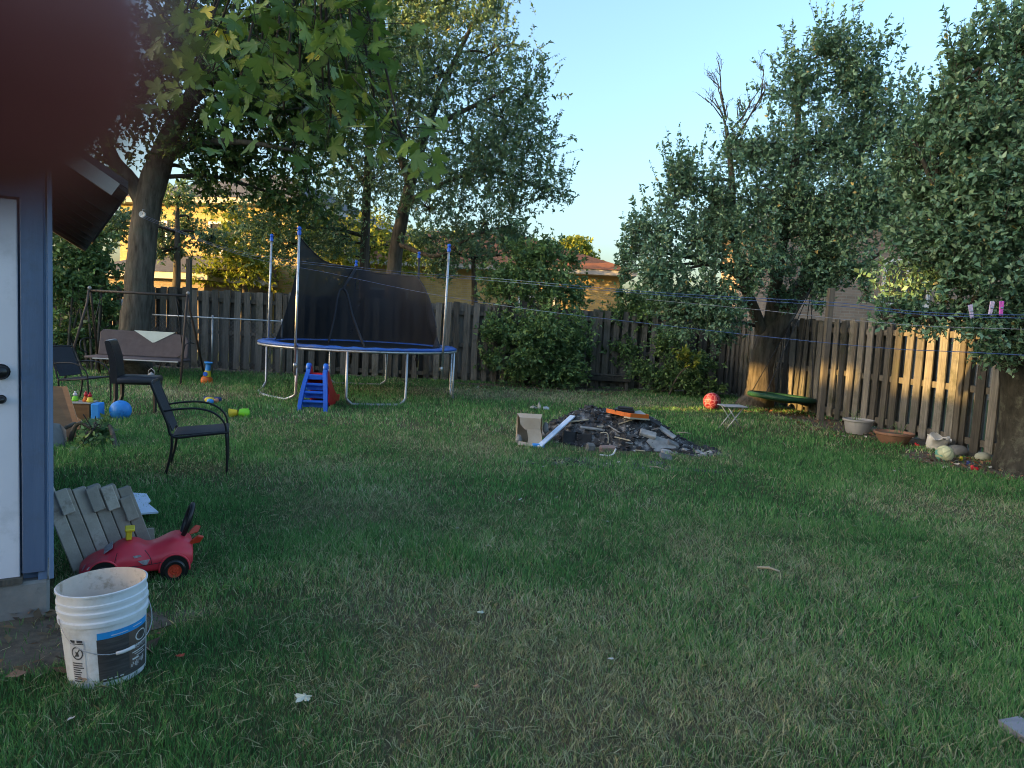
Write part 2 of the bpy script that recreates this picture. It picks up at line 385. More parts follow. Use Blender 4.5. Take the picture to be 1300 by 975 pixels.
# ------------------------------------------------------------------ ground
SPOTS = [((690, 880), .8, .95), ((640, 800), .7, .7), ((1050, 880), .7, .6), ((1010, 720), .9, .4), ((1180, 640), 1.0, .35), ((560, 560), .8, .35), ((720, 503), 2.2, .9), ((560, 497), 1.3, .7), ((230, 497), 1.6, .7),
         ((380, 600), .7, .3), ((430, 760), .5, .25), ((1000, 700), .8, .2), ((230, 600), .5, .4), ((880, 690), .7, .25), ((500, 640), .8, .25)]
def dry(x, y):
    d = .95 * np.clip(vn(x + 20, y + 9, .8) * .5 + vn(x + 3, y + 31, 2.6) * .3 + vn(x + 3, y + 31, 7) * .2 - .46, 0, 1) * 1.8
    for (p, s, k) in SPOTS:
        c = G(*p); sy = s * (.55 if c.y > 9 else 1)
        d = d + k * np.exp(-((x - c.x) ** 2 / s ** 2 + (y - c.y) ** 2 / sy ** 2)) * (.5 + vn(x, y, 3.1))
    return np.clip(d, 0, 1)
def groundmat():
    m, nt, b = base_mat('lawn soil and thatch')
    v = coords(nt)
    f = noise(nt, v, 30, 8, .75); f2 = noise(nt, v, 1.1, 4)
    c = ramp(nt, f, ((.3, (.04, .06, .026)), (.55, (.08, .115, .042)), (.75, (.19, .165, .09))))
    c = mixc(nt, ramp(nt, f2, ((.5, (0, 0, 0)), (.75, (.6, .6, .6)))), c, (.085, .075, .04))
    d = attr(nt, 'dry'); c = mixc(nt, d, c, mixc(nt, f, (.1, .08, .05), (.24, .2, .13)))
    nt.links.new(c, b.inputs['Base Color']); b.inputs['Roughness'].default_value = .95; b.inputs['Specular IOR Level'].default_value = .1
    bp = N(nt, 'ShaderNodeBump'); bp.inputs['Strength'].default_value = 1; bp.inputs['Distance'].default_value = .03
    nt.links.new(f, bp.inputs['Height']); nt.links.new(bp.outputs[0], b.inputs['Normal']); return m
gx = np.concatenate([[-250, -120, -60, -30], np.arange(-14, 12.01, .25), [25, 60, 120, 250]])
gy = np.concatenate([[-250, -100, -50, -25, -8], np.arange(-2, 22.01, .25), [30, 50, 90, 150, 350]])
XX, YY = np.meshgrid(gx, gy); nx = len(gx)
quads = [(j * nx + i, j * nx + i + 1, (j + 1) * nx + i + 1, (j + 1) * nx + i) for j in range(len(gy) - 1) for i in range(nx - 1)]
gv = np.stack([XX.ravel(), YY.ravel(), np.zeros(XX.size)], 1)
g = fastmesh('ground', gv, 4, groundmat(), np.full(len(gv), .5), extra={'dry': dry(gv[:, 0], gv[:, 1])}, tris=quads); g['kind'] = 'structure'
def patch(name, c, rx, ry, mat, z=.004, rz=0, n=40, jag=.3):
    r = random.Random(hash((round(c[0], 2), round(c[1], 2))) & 255); mb = MB()
    ph = [r.random() * 6 for _ in range(4)]; P = []
    for k in range(n):
        a = 2 * math.pi * k / n; q = 1 + jag * (math.sin(3 * a + ph[0]) * .4 + math.sin(5 * a + ph[1]) * .35 + math.sin(9 * a + ph[2]) * .25 + (r.random() - .5) * .4)
        x, y = rx * q * math.cos(a), ry * q * math.sin(a)
        P.append((c[0] + x * math.cos(rz) - y * math.sin(rz), c[1] + x * math.sin(rz) + y * math.cos(rz), z))
    mb.add(P, [tuple(range(n))]); o = mb.build(name, mat); o['kind'] = 'structure'; return o
# bare earth: (centre, rx, ry, rot, name)
EARTH = [(G(20, 815), .62, .3, .5, 'bare_soil'), (G(690, 492), 2.0, .55, .1, 'soil_bed'), (G(300, 470), 3.6, .55, .1, 'soil_bed'), (G(1100, 548), 2.4, .55, -1.25, 'soil_bed'), (G(1235, 592), 1.0, .5, -1.2, 'soil_bed'), (G(870, 497), 1.6, .5, -.2, 'soil_bed')]
for c, rx, ry, rz, nm in EARTH: patch(nm, c, rx, ry, M['soil'], rz=rz)

# ------------------------------------------------------------------ grass
def grassmat():
    m, nt, b = base_mat('grass blade')
    green = ramp(nt, attr(nt), ((0, (.045, .13, .045)), (.45, (.11, .29, .085)), (.8, (.19, .4, .13)), (1, (.3, .48, .18))))
    straw = ramp(nt, attr(nt), ((0, (.28, .26, .13)), (.6, (.58, .52, .32)), (1, (.72, .67, .5))))
    c = mixc(nt, attr(nt, 'dry'), green, straw)
    nt.links.new(c, b.inputs['Base Color']); b.inputs['Roughness'].default_value = .5; b.inputs['Specular IOR Level'].default_value = .25
    t = N(nt, 'ShaderNodeBsdfTranslucent'); nt.links.new(c, t.inputs[0]); mx = N(nt, 'ShaderNodeMixShader'); mx.inputs[0].default_value = .42
    nt.links.new(b.outputs[0], mx.inputs[1]); nt.links.new(t.outputs[0], mx.inputs[2]); nt.links.new(mx.outputs[0], nt.nodes['Material Output'].inputs[0]); return m
GR = np.random.default_rng(11)
HEAP = G(785, 560); ASH2 = G(872, 572)
SHED_C = G(63, 781); SHED_RZ = R(33)
def grass_ok(x, y):
    ok = np.ones(len(x), bool)
    for c, rx, ry, rz, nm in EARTH:
        dx, dy = x - c[0], y - c[1]; a = dx * math.cos(rz) + dy * math.sin(rz); b_ = -dx * math.sin(rz) + dy * math.cos(rz)
        q = (a / rx) ** 2 + (b_ / ry) ** 2; ok &= ~((q < 1.0 + .8 * (vn(x, y, 4) - .5)) & (GR.random(len(x)) < .93))
    ok &= ~((((x - HEAP.x) / 1.0) ** 2 + ((y - HEAP.y + .12) / .78) ** 2 < 1.0 + .5 * (vn(x, y, 5) - .5)) | ((((x - ASH2.x) / .45) ** 2 + ((y - ASH2.y) / .42) ** 2 < .9) & (GR.random(len(x)) < .8)))
    dx, dy = x - SHED_C.x, y - SHED_C.y; u_ = dx * math.cos(SHED_RZ) + dy * math.sin(SHED_RZ); v_ = -dx * math.sin(SHED_RZ) + dy * math.cos(SHED_RZ)
    ok &= ~((u_ < .02) & (v_ > -.05) & (v_ < 4))
    dxb, dyb = x - B_.x, y - B_.y; ok &= dxb ** 2 + dyb ** 2 > .135 ** 2
    return ok
B_ = G(137, 852)
def blades(y0, y1, dens, hgt, wid):
    n = int(dens * (y1 - y0) * (.8 * (y1 + y0) + 3.6)); y = y0 + (y1 - y0) * GR.random(n); wm = .8 * y1 + 1.8
    x = (GR.random(n) * 2 - 1) * (.8 * y + 1.8); q = GR.random(n) < (.8 * y + 1.8) / wm; x, y = x[q], y[q]
    k = (x > -12) & (x < 7.2); x, y = x[k], y[k]
    fe = y < 16.2 + .1 * x * 1.0 + .6
    x, y = x[fe], y[fe]
    ok = grass_ok(x, y); x, y = x[ok], y[ok]; n = len(x)
    D = dry(x, y); isdry = GR.random(n) < (.08 + .72 * D); dv = np.where(isdry, .55 + .45 * GR.random(n), .22 * D * GR.random(n))
    lush = vn(x + 7, y + 5, 1.7)
    tuft = vn(x + 1, y + 2, 9); h = hgt * (.45 + .9 * GR.random(n)) * (.35 + .7 * lush + .6 * tuft) * np.where(isdry, .85, 1) * (1 - .3 * D)
    w = wid * (.7 + .6 * GR.random(n)); az = GR.random(n) * 2 * np.pi; lean = np.where(isdry, .9, .45) * (.3 + GR.random(n)) * h
    h = np.minimum(h, .085)
    fa = GR.random(n) * 2 * np.pi
    sx, sy = np.cos(fa) * w / 2, np.sin(fa) * w / 2; lx, ly = np.cos(az) * lean, np.sin(az) * lean; z = np.zeros(n)
    V = np.stack([np.stack([x - sx, y - sy, z], 1), np.stack([x + sx, y + sy, z], 1),
                  np.stack([x + lx * .35 + sx * .8, y + ly * .35 + sy * .8, h * .6], 1), np.stack([x + lx, y + ly, h], 1),
                  np.stack([x + lx * .35 - sx * .8, y + ly * .35 - sy * .8, h * .6], 1)], 1).reshape(-1, 3)
    rv = np.clip(.0 + .35 * lush + .3 * tuft + .75 * (GR.random(n) - .35), 0, 1)
    return V, np.repeat(rv, 5), np.repeat(dv, 5)
parts = [blades(1.2, 3.2, 15000, .05, .0029), blades(3.2, 5.5, 7500, .05, .0042), blades(5.5, 9, 2600, .055, .007), blades(9, 17.2, 850, .06, .012)]
def straws(n, y1):
    y = 1.5 + (y1 - 1.5) * GR.random(n) ** 1.3; x = (GR.random(n) * 2 - 1) * (y * .8 + 1.5); k = (GR.random(n) < .25 + .9 * dry(x, y)) & grass_ok(x, y); x, y = x[k], y[k]; n = len(x)
    az = GR.random(n) * 2 * np.pi; L = .035 + .06 * GR.random(n); w = .0018 + .0006 * y; z0, z1 = .012 + .022 * GR.random(n), .015 + .034 * GR.random(n); cx, cy = np.cos(az), np.sin(az); px, py = -cy * w / 2, cx * w / 2; bd = (GR.random(n) - .5) * L * .4
    V = np.stack([np.stack([x - px, y - py, z0], 1), np.stack([x + px, y + py, z0], 1), np.stack([x + cx * L * .55 + px * .9 - cy * bd, y + cy * L * .55 + py * .9 + cx * bd, (z0 + z1) / 2 + .008], 1), np.stack([x + cx * L, y + cy * L, z1], 1), np.stack([x + cx * L * .55 - px * .9 - cy * bd, y + cy * L * .55 - py * .9 + cx * bd, (z0 + z1) / 2 + .008], 1)], 1).reshape(-1, 3)
    return V, np.repeat(.1 + .6 * GR.random(n), 5), np.repeat(.55 + .4 * GR.random(n), 5)
parts.append(straws(21000, 8.))
gm = fastmesh('grass', np.concatenate([p[0] for p in parts]), 5, grassmat(), np.concatenate([p[1] for p in parts]), extra={'dry': np.concatenate([p[2] for p in parts])})
gm['kind'] = 'stuff'; gm['label'] = 'uneven mown lawn with dry straw patches'

# ------------------------------------------------------------------ trees
def unit(a): return a / (np.linalg.norm(a, axis=1, keepdims=True) + 1e-9)
def leafquads(rg, P, D, Nn, L, asp):
    side = unit(np.cross(D, Nn)); Nn = np.cross(side, D); n = len(P)
    L = L[:, None]; w = L * asp * .5; fold = (rg.random((n, 1)) * .12 + .02) * L
    return np.stack([P, P + D * L * .42 + side * w + Nn * fold, P + D * L - Nn * L * .1, P + D * L * .42 - side * w + Nn * fold], 1).reshape(-1, 3)
def crown(rg, blobs, n, leaf, asp=.55, tw=.34, upb=.35, per=14, lobes=7, spread=.36, shoots=0):
    tot = sum(b[1] ** 2 * (b[2] if len(b) > 2 else 1) for b in blobs); P, D, T0, T1, LC = [], [], [], [], []
    for b in blobs:
        c, r = np.array(b[0]), b[1]; k = b[2] if len(b) > 2 else 1
        m = max(3, int(n * r * r * k / tot / per)); nl = max(3, int(lobes * min(1.4, .5 + r)))
        lc = rg.normal(size=(nl, 3)); lc = unit(lc) * (r * .68 * rg.random((nl, 1)) ** .4); lc[:, 2] *= .9
        LC.append((c, c + lc))
        e = lc[rg.integers(0, nl, m)] + rg.normal(size=(m, 3)) * r * spread * np.array([1, 1, .8])
        d = unit(unit(e) * .7 + rg.normal(size=(m, 3)) * .45 + np.array([0, 0, upb])); tl = tw * (.5 + rg.random((m, 1)))
        s = c + e - d * tl * .5; T0.append(s); T1.append(s + d * tl)
    if shoots:
        k = 0
        while k < shoots:
            b = blobs[rg.integers(len(blobs))]; c, r = np.array(b[0]), b[1]; dv = rg.normal(size=3); dv[2] = abs(dv[2]) * 1.2 + .3; dv /= np.linalg.norm(dv)
            q = c + dv * r * (.75 + .25 * rg.random()); up_ = dv * .35 + np.array([rg.normal() * .18, rg.normal() * .18, .9]); up_ /= np.linalg.norm(up_); L_ = .25 + .5 * rg.random()
            st = np.linspace(0, L_, 3)[:-1, None]; T0.append(q + up_ * st); T1.append(q + up_ * (st + L_ / 2)); k += 1
    T0 = np.concatenate(T0); T1 = np.concatenate(T1); m = len(T0); d = unit(T1 - T0)
    f = rg.random((m, per, 1)); p = T0[:, None] + (T1 - T0)[:, None] * f
    ld = unit((d[:, None] * .55 + rg.normal(size=(m, per, 3)) * .75 + np.array([0, 0, -.12])).reshape(-1, 3))
    nn = unit(rg.normal(size=(m * per, 3)) * .75 + np.array([0, 0, .8])); L = leaf * (.42 + .95 * rg.random(m * per) ** 1.2) * np.repeat(.8 + .4 * rg.random(m), per)
    V = leafquads(rg, p.reshape(-1, 3), ld, nn, L, asp)
    tone = np.repeat(rg.normal(size=m) * .24, per) + rg.random(m * per) * .6 + .17
    ex = rg.random(m * per); tone = np.where(ex < .008, .99, np.clip(tone, 0, .93))
    return V, np.repeat(tone, 4), T0, T1, LC
def prisms(T0, T1, r0_, r1_):
    d = unit(T1 - T0); a = unit(np.cross(d, np.array([.31, .52, .79]))); b = np.cross(d, a); V = []
    for base, r in ((T0, r0_), (T1, r1_)):
        for k in range(3):
            t = 2 * math.pi * k / 3; V.append(base + (a * math.cos(t) + b * math.sin(t)) * r)
    V = np.stack(V, 1); n = len(T0); o = (np.arange(n) * 6)[:, None]
    q = np.concatenate([o + np.array([[0, 1, 4, 3]]), o + np.array([[1, 2, 5, 4]]), o + np.array([[2, 0, 3, 5]])], 0)
    return V.reshape(-1, 3), q
def tree(name, label, cat, base, trunks, blobs, n, leaf, mat, seed, group=None, asp=.55, tw=.34, upb=.35, twigr=.004, bark=None, wood='trunk', brr=.03, spread=.36, shoots=0, per=14):
    rg = np.random.default_rng(seed); rr = random.Random(seed); base = Vector(base); o = thing(name, label, cat, base, group=group)
    mb = MB(); nodes = []
    for path, rads in trunks:
        pts = spl(path, 5); k = len(pts); rs = np.interp(np.linspace(0, 1, k), np.linspace(0, 1, len(rads)), rads)
        pts = [p + Vector((rr.uniform(-1, 1), rr.uniform(-1, 1), 0)) * r * .05 for p, r in zip(pts, rs)]
        mb.tube(pts, list(rs), 12 if rs[0] > .08 else 7, r=.5)
        nodes += [(p, r) for p, r in zip(pts, rs)]
    V, tone, T0, T1, LC = crown(rg, blobs, n, leaf, asp, tw, upb, spread=spread, per=per, shoots=shoots)
    lim = MB()
    for c, lcs in LC:
        c = Vector(c); q, qr = min(nodes, key=lambda t: (t[0] - c).length + (1.5 if t[0].z > c.z + .3 else 0))
        r0b = min(qr * .7, brr)
        mid = q.lerp(c, .5) + Vector((rr.uniform(-.15, .15), rr.uniform(-.15, .15), rr.uniform(0, .25)))
        lim.tube(spl([q, mid, c], 4), list(np.linspace(r0b, r0b * .55, 9)), 5, r=.5)
        for l in lcs: 
            l = Vector(l); lim.tube([c, c.lerp(l, .5) + Vector((0, 0, rr.uniform(-.05, .1))), l], [r0b * .5, r0b * .36, r0b * .2], 4, r=.5)
    b = mb.build(wood, bark or M['bark'], o, smooth=True, off=base); lim.build('limb', M['twig'], b, smooth=True)
    b.children[0].location = -base if False else (0, 0, 0)
    for ch in b.children:
        me = ch.data; me.transform(Matrix.Translation(-base))
    fastmesh('crown', V, 4, mat, tone, o, off=base)
    PV, Q = prisms(T0, T1, twigr, twigr * .4)
    fastmesh('twigs', PV, 4, M['twig'], np.full(len(PV), .5), b, off=base, tris=Q)
    return o
def B(px, py, Y, rp, k=1.): return (A(px, py, Y), rp / F_ * Y, k)
def Bs(l): return [B(*q) for q in l]

bt = G(168, 478)
tree('maple_tree', 'broad dark tree with a thick forked trunk behind the porch swing', 'tree', bt,
     [([bt + Vector((-.05, .05, -.05)), A(169, 440, 14.35), A(176, 370, 14.4), A(183, 290, 14.4), A(196, 225, 14.4), A(222, 160, 14.2), A(262, 90, 14)], [.42, .31, .275, .26, .26, .18, .1]),
      ([A(186, 262, 14.4), A(165, 228, 14.3), A(140, 196, 14.1), A(120, 130, 13.8)], [.2, .15, .13, .07]),
      ([A(205, 205, 14.3), A(240, 185, 14.2), A(300, 180, 14), A(370, 190, 14)], [.14, .09, .06, .03]),
      ([A(240, 130, 14.1), A(310, 70, 14.2), A(390, 40, 14.4)], [.12, .08, .04])],
     Bs([(150, 120, 13.6, 90), (240, 50, 13.6, 110), (330, 110, 14, 95), (300, 210, 14.6, 52), (250, 165, 14, 55, .8), (372, 185, 14.4, 60), (420, 110, 14.4, 80), (60, 60, 13.5, 100), (110, 215, 14.2, 42, .8), (330, 20, 13.8, 90), (345, 245, 14.8, 38, .8), (430, 30, 14.4, 70), (395, 255, 14.9, 35, .7), (265, 235, 14.6, 35, .6)]),
     60000, .105, M['bigtree'], 21, asp=.6, brr=.05, tw=.42)
tb = A(497, 400, 18.6); tb.z = -.05
tree('locust_tree', 'tall airy tree leaning right beyond the fence behind the trampoline', 'tree', tb,
     [([tb, A(500, 340, 18.6), A(512, 270, 18.5), A(530, 200, 18.4), A(558, 120, 18.2), A(600, 30, 18)], [.22, .19, .16, .13, .09, .04]),
      ([A(512, 262, 18.5), A(560, 235, 18.2), A(620, 215, 18), A(690, 240, 17.8)], [.1, .07, .05, .02]),
      ([A(506, 310, 18.5), A(555, 325, 18), A(600, 300, 17.8), A(650, 285, 17.7)], [.07, .05, .04, .02]),
      ([A(540, 165, 18.3), A(590, 140, 18), A(650, 110, 17.8)], [.08, .06, .03]),
      ([A(520, 235, 18.4), A(500, 170, 18.3), A(485, 90, 18.2), A(480, 20, 18)], [.1, .08, .06, .04])],
     Bs([(560, 95, 18, 75), (622, 70, 18, 50), (640, 150, 17.8, 62), (600, 210, 17.9, 70), (655, 225, 17.7, 52), (692, 245, 17.7, 26, .8), (545, 265, 18, 55, .8), (615, 285, 17.7, 45, .9), (515, 170, 18.2, 70), (604, 25, 18, 32), (500, 70, 18.1, 75), (672, 125, 17.8, 30), (712, 248, 17.7, 15, .7), (675, 185, 17.7, 34), (650, 290, 17.6, 26, .8), (628, 20, 18, 16, .7), (580, 320, 17.8, 26, .6)]),
     56000, .088, M['locust'], 22, asp=.5, brr=.035, spread=.42, shoots=300)
tb2 = A(462, 400, 19.3); tb2.z = -.05
tree('locust_tree', 'slim straight tree beyond the fence, left of the leaning one', 'tree', tb2,
     [([tb2, A(463, 330, 19.3), A(466, 240, 19.2), A(470, 150, 19), A(478, 60, 18.8), A(500, -40, 18.6)], [.14, .13, .11, .09, .07, .04]),
      ([A(466, 235, 19.2), A(430, 190, 19), A(400, 150, 18.9)], [.06, .04, .02]), ([A(464, 300, 19.3), A(420, 290, 19), A(370, 290, 18.8)], [.06, .04, .02])],
     Bs([(440, 80, 18.6, 70), (400, 270, 18.8, 48, .8), (470, 225, 19, 52, .8), (375, 310, 18.7, 38, .8), (540, -5, 18.6, 50), (430, 175, 18.8, 65), (335, 290, 18.7, 40, .8), (520, 20, 18.6, 50), (440, 300, 18.8, 35, .6), (560, 10, 18.6, 24)]),
     42000, .09, M['locust'], 23, asp=.5, brr=.03, spread=.42, shoots=200)
ab = G(962, 517)
AT = 14.2
tree('apple_tree', 'spreading apple tree with a crooked trunk beside the green saucer swing', 'tree', ab,
     [([ab + Vector((-.06, 0, -.06)), ab + Vector((.02, .02, .2)), A(966, 470, AT), A(972, 440, AT), A(988, 410, AT - .1), A(1014, 372, AT - .2), A(1038, 320, AT - .3), A(1078, 240, AT - .6), A(1100, 160, AT - .7)], [.42, .30, .24, .23, .2, .16, .12, .08, .03]),
      ([A(976, 425, AT), A(985, 360, AT - .3), A(996, 290, AT - .5), A(1010, 200, AT - .7), A(1016, 100, AT - .8)], [.14, .12, .1, .07, .03]),
      ([A(972, 430, AT), A(945, 360, AT - .2), A(932, 290, AT - .5), A(928, 215, AT - .6), A(922, 160, AT - .6)], [.12, .1, .08, .055, .03]),
      ([A(940, 350, AT - .2), A(890, 330, AT - .5), A(835, 320, AT - .6)], [.07, .05, .02]),
      ([A(1014, 372, AT - .2), A(1070, 350, AT - .6), A(1120, 320, AT - 1)], [.1, .06, .03])],
     Bs([(1012, 105, 13.4, 42), (1082, 88, 13.4, 46), (1050, 65, 13.4, 26), (960, 185, 13.4, 46), (1040, 185, 13.4, 68), (1112, 165, 13.4, 50), (1000, 265, 13, 70), (1085, 270, 13, 70), (905, 250, 13.4, 50), (880, 305, 13.4, 52), (832, 300, 13.4, 34), (840, 350, 13, 42), (900, 375, 13, 52), (955, 335, 12.8, 44), (1052, 352, 13.2, 28), (1078, 345, 12.6, 24, .8), (1040, 385, 12.9, 14, .7), (1100, 372, 12.5, 12, .6), (1000, 372, 13.7, 22, .8), (1035, 318, 13, 40), (905, 402, 13.3, 28), (1145, 245, 13, 52), (802, 325, 13.4, 16, .8), (868, 230, 13.4, 26), (858, 400, 13.3, 32), (1152, 165, 13.4, 30), (790, 345, 13.4, 14, .7), (850, 260, 13.4, 20, .7), (1100, 110, 13.4, 30), (925, 425, 13.6, 20, .7)]),
     80000, .08, M['apple'], 24, asp=.52, brr=.035, upb=.5, spread=.30, shoots=420)
apple = bpy.data.objects['apple_tree']
mb = MB(); rr = random.Random(5)
def deadtwig(p, d, L, r, lev):
    q = p + d * L; m_ = p.lerp(q, .5) + Vector((rr.uniform(-.05, .05), 0, rr.uniform(-.03, .05)))
    mb.tube([p, m_, q], [r, r * .8, r * .5], 4, r=.5)
    if lev:
        for k in range(rr.choice((2, 3, 3, 4))):
            f = rr.uniform(.3, 1); dd = (d + Vector((rr.uniform(-.8, .8), rr.uniform(-.5, .5), rr.uniform(-.1, .8)))).normalized()
            deadtwig(p.lerp(q, f), dd, L * rr.uniform(.4, .65), r * .55, lev - 1)
y_ = AT - .6
for a, b in (((930, 235), (925, 165)), ((926, 175), (900, 105)), ((928, 165), (965, 112)), ((930, 185), (985, 90)), ((922, 150), (912, 85))):
    p, q = A(*a, y_), A(*b, y_); deadtwig(p, (q - p).normalized(), (q - p).length * .72, .022, 3)
mb.build('dead_branch', M['deadtwig'], apple, smooth=True, off=ab)
rb = G(1318, 603)
tree('apple_tree', 'leafy apple tree with a thick mossy trunk at the near end of the right fence', 'tree', rb,
     [([rb + Vector((0, 0, -.2)), A(1315, 560, 8.25), A(1312, 480, 8.2), A(1312, 380, 8.2), A(1325, 280, 8.2), A(1310, 160, 8), A(1300, 40, 8)], [.48, .38, .33, .27, .2, .12, .06]),
      ([A(1312, 380, 8.2), A(1260, 310, 8), A(1200, 260, 8), A(1170, 200, 8)], [.14, .09, .05, .02]),
      ([A(1305, 440, 8.2), A(1260, 410, 7.9), A(1190, 400, 8), A(1120, 405, 8.2)], [.09, .05, .03, .012]),
      ([A(1320, 300, 8.2), A(1265, 200, 8), A(1240, 110, 8)], [.1, .07, .03])],
     Bs([(1290, 50, 8, 55), (1250, 130, 8, 48), (1290, 190, 7.8, 85), (1225, 225, 8, 58), (1200, 300, 8, 58), (1280, 320, 7.8, 80), (1245, 395, 7.8, 38, .7), (1212, 335, 8, 34), (1175, 235, 8.3, 34), (1235, 175, 8, 48), (1310, 420, 7.8, 45, .8), (1185, 415, 8, 18, .6), (1145, 410, 8.2, 20, .6), (1118, 405, 8.3, 11, .6), (1360, 120, 8, 80), (1370, 300, 8, 80), (1215, 400, 8, 22, .6), (1270, 450, 7.9, 24, .6), (1225, 85, 8, 20, .8), (1188, 172, 8.2, 34), (1160, 205, 8.4, 28), (1205, 125, 8.1, 22, .8)]),
     72000, .07, M['apple'], 25, asp=.52, brr=.025, tw=.28, upb=.3, spread=.36, shoots=260, bark=M['bark2'])
# shrubs on the yard side of the fences
def shrub(name, label, base, blobs, n, leaf, mat, seed, stems, cat='shrub', group=None, tw=.26, **k):
    base = Vector(base); tr = []
    rr = random.Random(seed)
    for i in range(stems):
        b = blobs[rr.randrange(len(blobs))][0]; s = base + Vector((rr.uniform(-.5, .5), rr.uniform(-.15, .15), -.03))
        tr.append(([s, s.lerp(b, .5) + Vector((rr.uniform(-.1, .1), 0, .15)), b], [.028, .02, .01]))
    return tree(name, label, cat, base, tr, blobs, n, leaf, mat, seed, group, tw=tw, wood='stem', brr=.012, twigr=.003, **k)
shrub('lilac_bush', 'tall bushy lilac crowding the back fence right of the trampoline', G(680, 488), Bs([(645, 365, 16.6, 34), (700, 350, 16.6, 40), (640, 425, 16.3, 30), (690, 425, 16, 42), (730, 430, 16.2, 34), (655, 470, 16, 26), (715, 468, 16.1, 26), (690, 318, 16.8, 26), (732, 372, 16.8, 18), (622, 455, 16.4, 14), (660, 330, 16.9, 26), (690, 470, 15.9, 24), (720, 330, 16.9, 16, .7)]), 30000, .09, M['shrub'], 31, 16)
shrub('climbing_vine', 'loose dark vine growing over the back fence above the low bench', G(800, 490), Bs([(800, 388, 16.9, 18), (788, 405, 16.8, 22, .8), (790, 440, 16.7, 24, .7), (815, 400, 16.8, 16), (803, 374, 16.9, 13), (790, 372, 17.0, 10), (762, 440, 16.9, 16, .6), (835, 385, 16.6, 22, .8)]), 6500, .08, M['shrub'], 32, 7, cat='vine')
shrub('young_shrub', 'low leafy shrub in the corner between the two fences', G(852, 500), Bs([(840, 440, 16.2, 24), (872, 462, 15.9, 26), (832, 482, 15.9, 22), (885, 484, 15.6, 20), (856, 478, 15.8, 26), (812, 470, 16.1, 20), (862, 430, 16.2, 20, .7), (900, 455, 15.7, 16, .7), (905, 490, 15.5, 14)]), 11000, .07, M['shrub'], 33, 9)
shrub('dogwood_shrub', 'broad leafy shrub behind the porch swing, left of the big tree', G(95, 470), Bs([(95, 335, 15.2, 38), (122, 380, 15.2, 38), (85, 415, 14.9, 36), (138, 420, 15, 18), (100, 300, 15.4, 34), (60, 360, 15, 42), (130, 330, 15.4, 26), (110, 450, 14.8, 18, .7), (60, 440, 14.8, 26)]), 17000, .1, M['shrub'], 34, 10)
shrub('sapling', 'thin sapling with bright green leaves before the corner shrubs', G(856, 503), Bs([(872, 455, 15.2, 7), (862, 448, 15.2, 6), (880, 462, 15.2, 6)]), 320, .1, M['lime'], 35, 1, cat='sapling')
shrub('weed_clump', 'leafy weed clump at the foot of the brown boards by the shed', G(112, 566), [(G(112, 566) + Vector((.05, 0, .16)), .16), (G(124, 556) + Vector((0, 0, .10)), .12), (G(106, 572) + Vector((0, 0, .08)), .1)], 330, .075, M['shrub'], 36, 5, cat='weeds', tw=.16)
# trees beyond the fence
def beyond(name, label, px, py, Y, blobs, n, leaf, mat, seed, r=.15):
    b = A(px, py, Y); b.z = -.05; top = Vector(blobs[0][0])
    return tree(name, label, 'tree', b, [([b, b.lerp(top, .5) + Vector((.1, 0, 0)), top], [r, r * .7, r * .3])], blobs, n, leaf, mat, seed, 'trees in the yards beyond the fence', brr=.04)
beyond('ash_tree', 'sunlit yellow green tree right of the yellow brick house', 305, 380, 22, Bs([(310, 330, 22, 42), (350, 300, 22.5, 38, .7), (300, 275, 22.5, 30, .6), (270, 345, 22, 24, .7)]), 11000, .11, M['lime'], 41)
beyond('ash_tree', 'sunlit yellow green tree seen through the trampoline net', 450, 380, 24, Bs([(470, 300, 24, 45, .8), (420, 330, 24, 40, .8), (520, 320, 24, 34, .8), (395, 300, 24, 30, .6)]), 9000, .12, M['lime'], 42)
beyond('ash_tree', 'golden lit tree rising above the orange roof', 733, 380, 44, Bs([(733, 318, 44, 20), (722, 312, 44, 15), (745, 322, 44, 13), (700, 322, 44, 14), (742, 308, 44, 10), (690, 328, 44, 12), (718, 325, 44, 16), (752, 330, 44, 11)]), 9000, .17, M['lime'], 43)
beyond('ash_tree', 'leafy tree between the large tree and the yellow brick house', 215, 380, 20, Bs([(225, 255, 20, 28, .6), (205, 300, 20.5, 26, .5), (240, 285, 21, 26, .6), (215, 318, 20, 24, .6), (268, 300, 20.5, 24, .5), (140, 290, 19, 30), (100, 280, 19, 40)]), 10500, .11, M['locust'], 44)
beyond('ash_tree', 'leafy tree crossing the orange roof behind the lilac bush', 600, 380, 21, Bs([(600, 312, 21, 28, .7), (560, 335, 21, 26, .6), (645, 305, 21, 26, .8), (672, 322, 21, 20, .7), (540, 305, 21, 24, .6)]), 7500, .1, M['locust'], 46)
beyond('ash_tree', 'far dark tree right of the orange roofed bungalow', 830, 400, 40, Bs([(825, 385, 40, 18), (850, 375, 40, 20), (800, 398, 40, 13), (880, 380, 40, 20)]), 5000, .16, M['locust'], 47)
beyond('ash_tree', 'dark green tree behind the apple tree by the tan house', 1060, 400, 20, Bs([(1040, 290, 22, 45), (1000, 310, 22, 45), (960, 290, 22, 45)]), 6000, .12, M['bigtree'], 45)

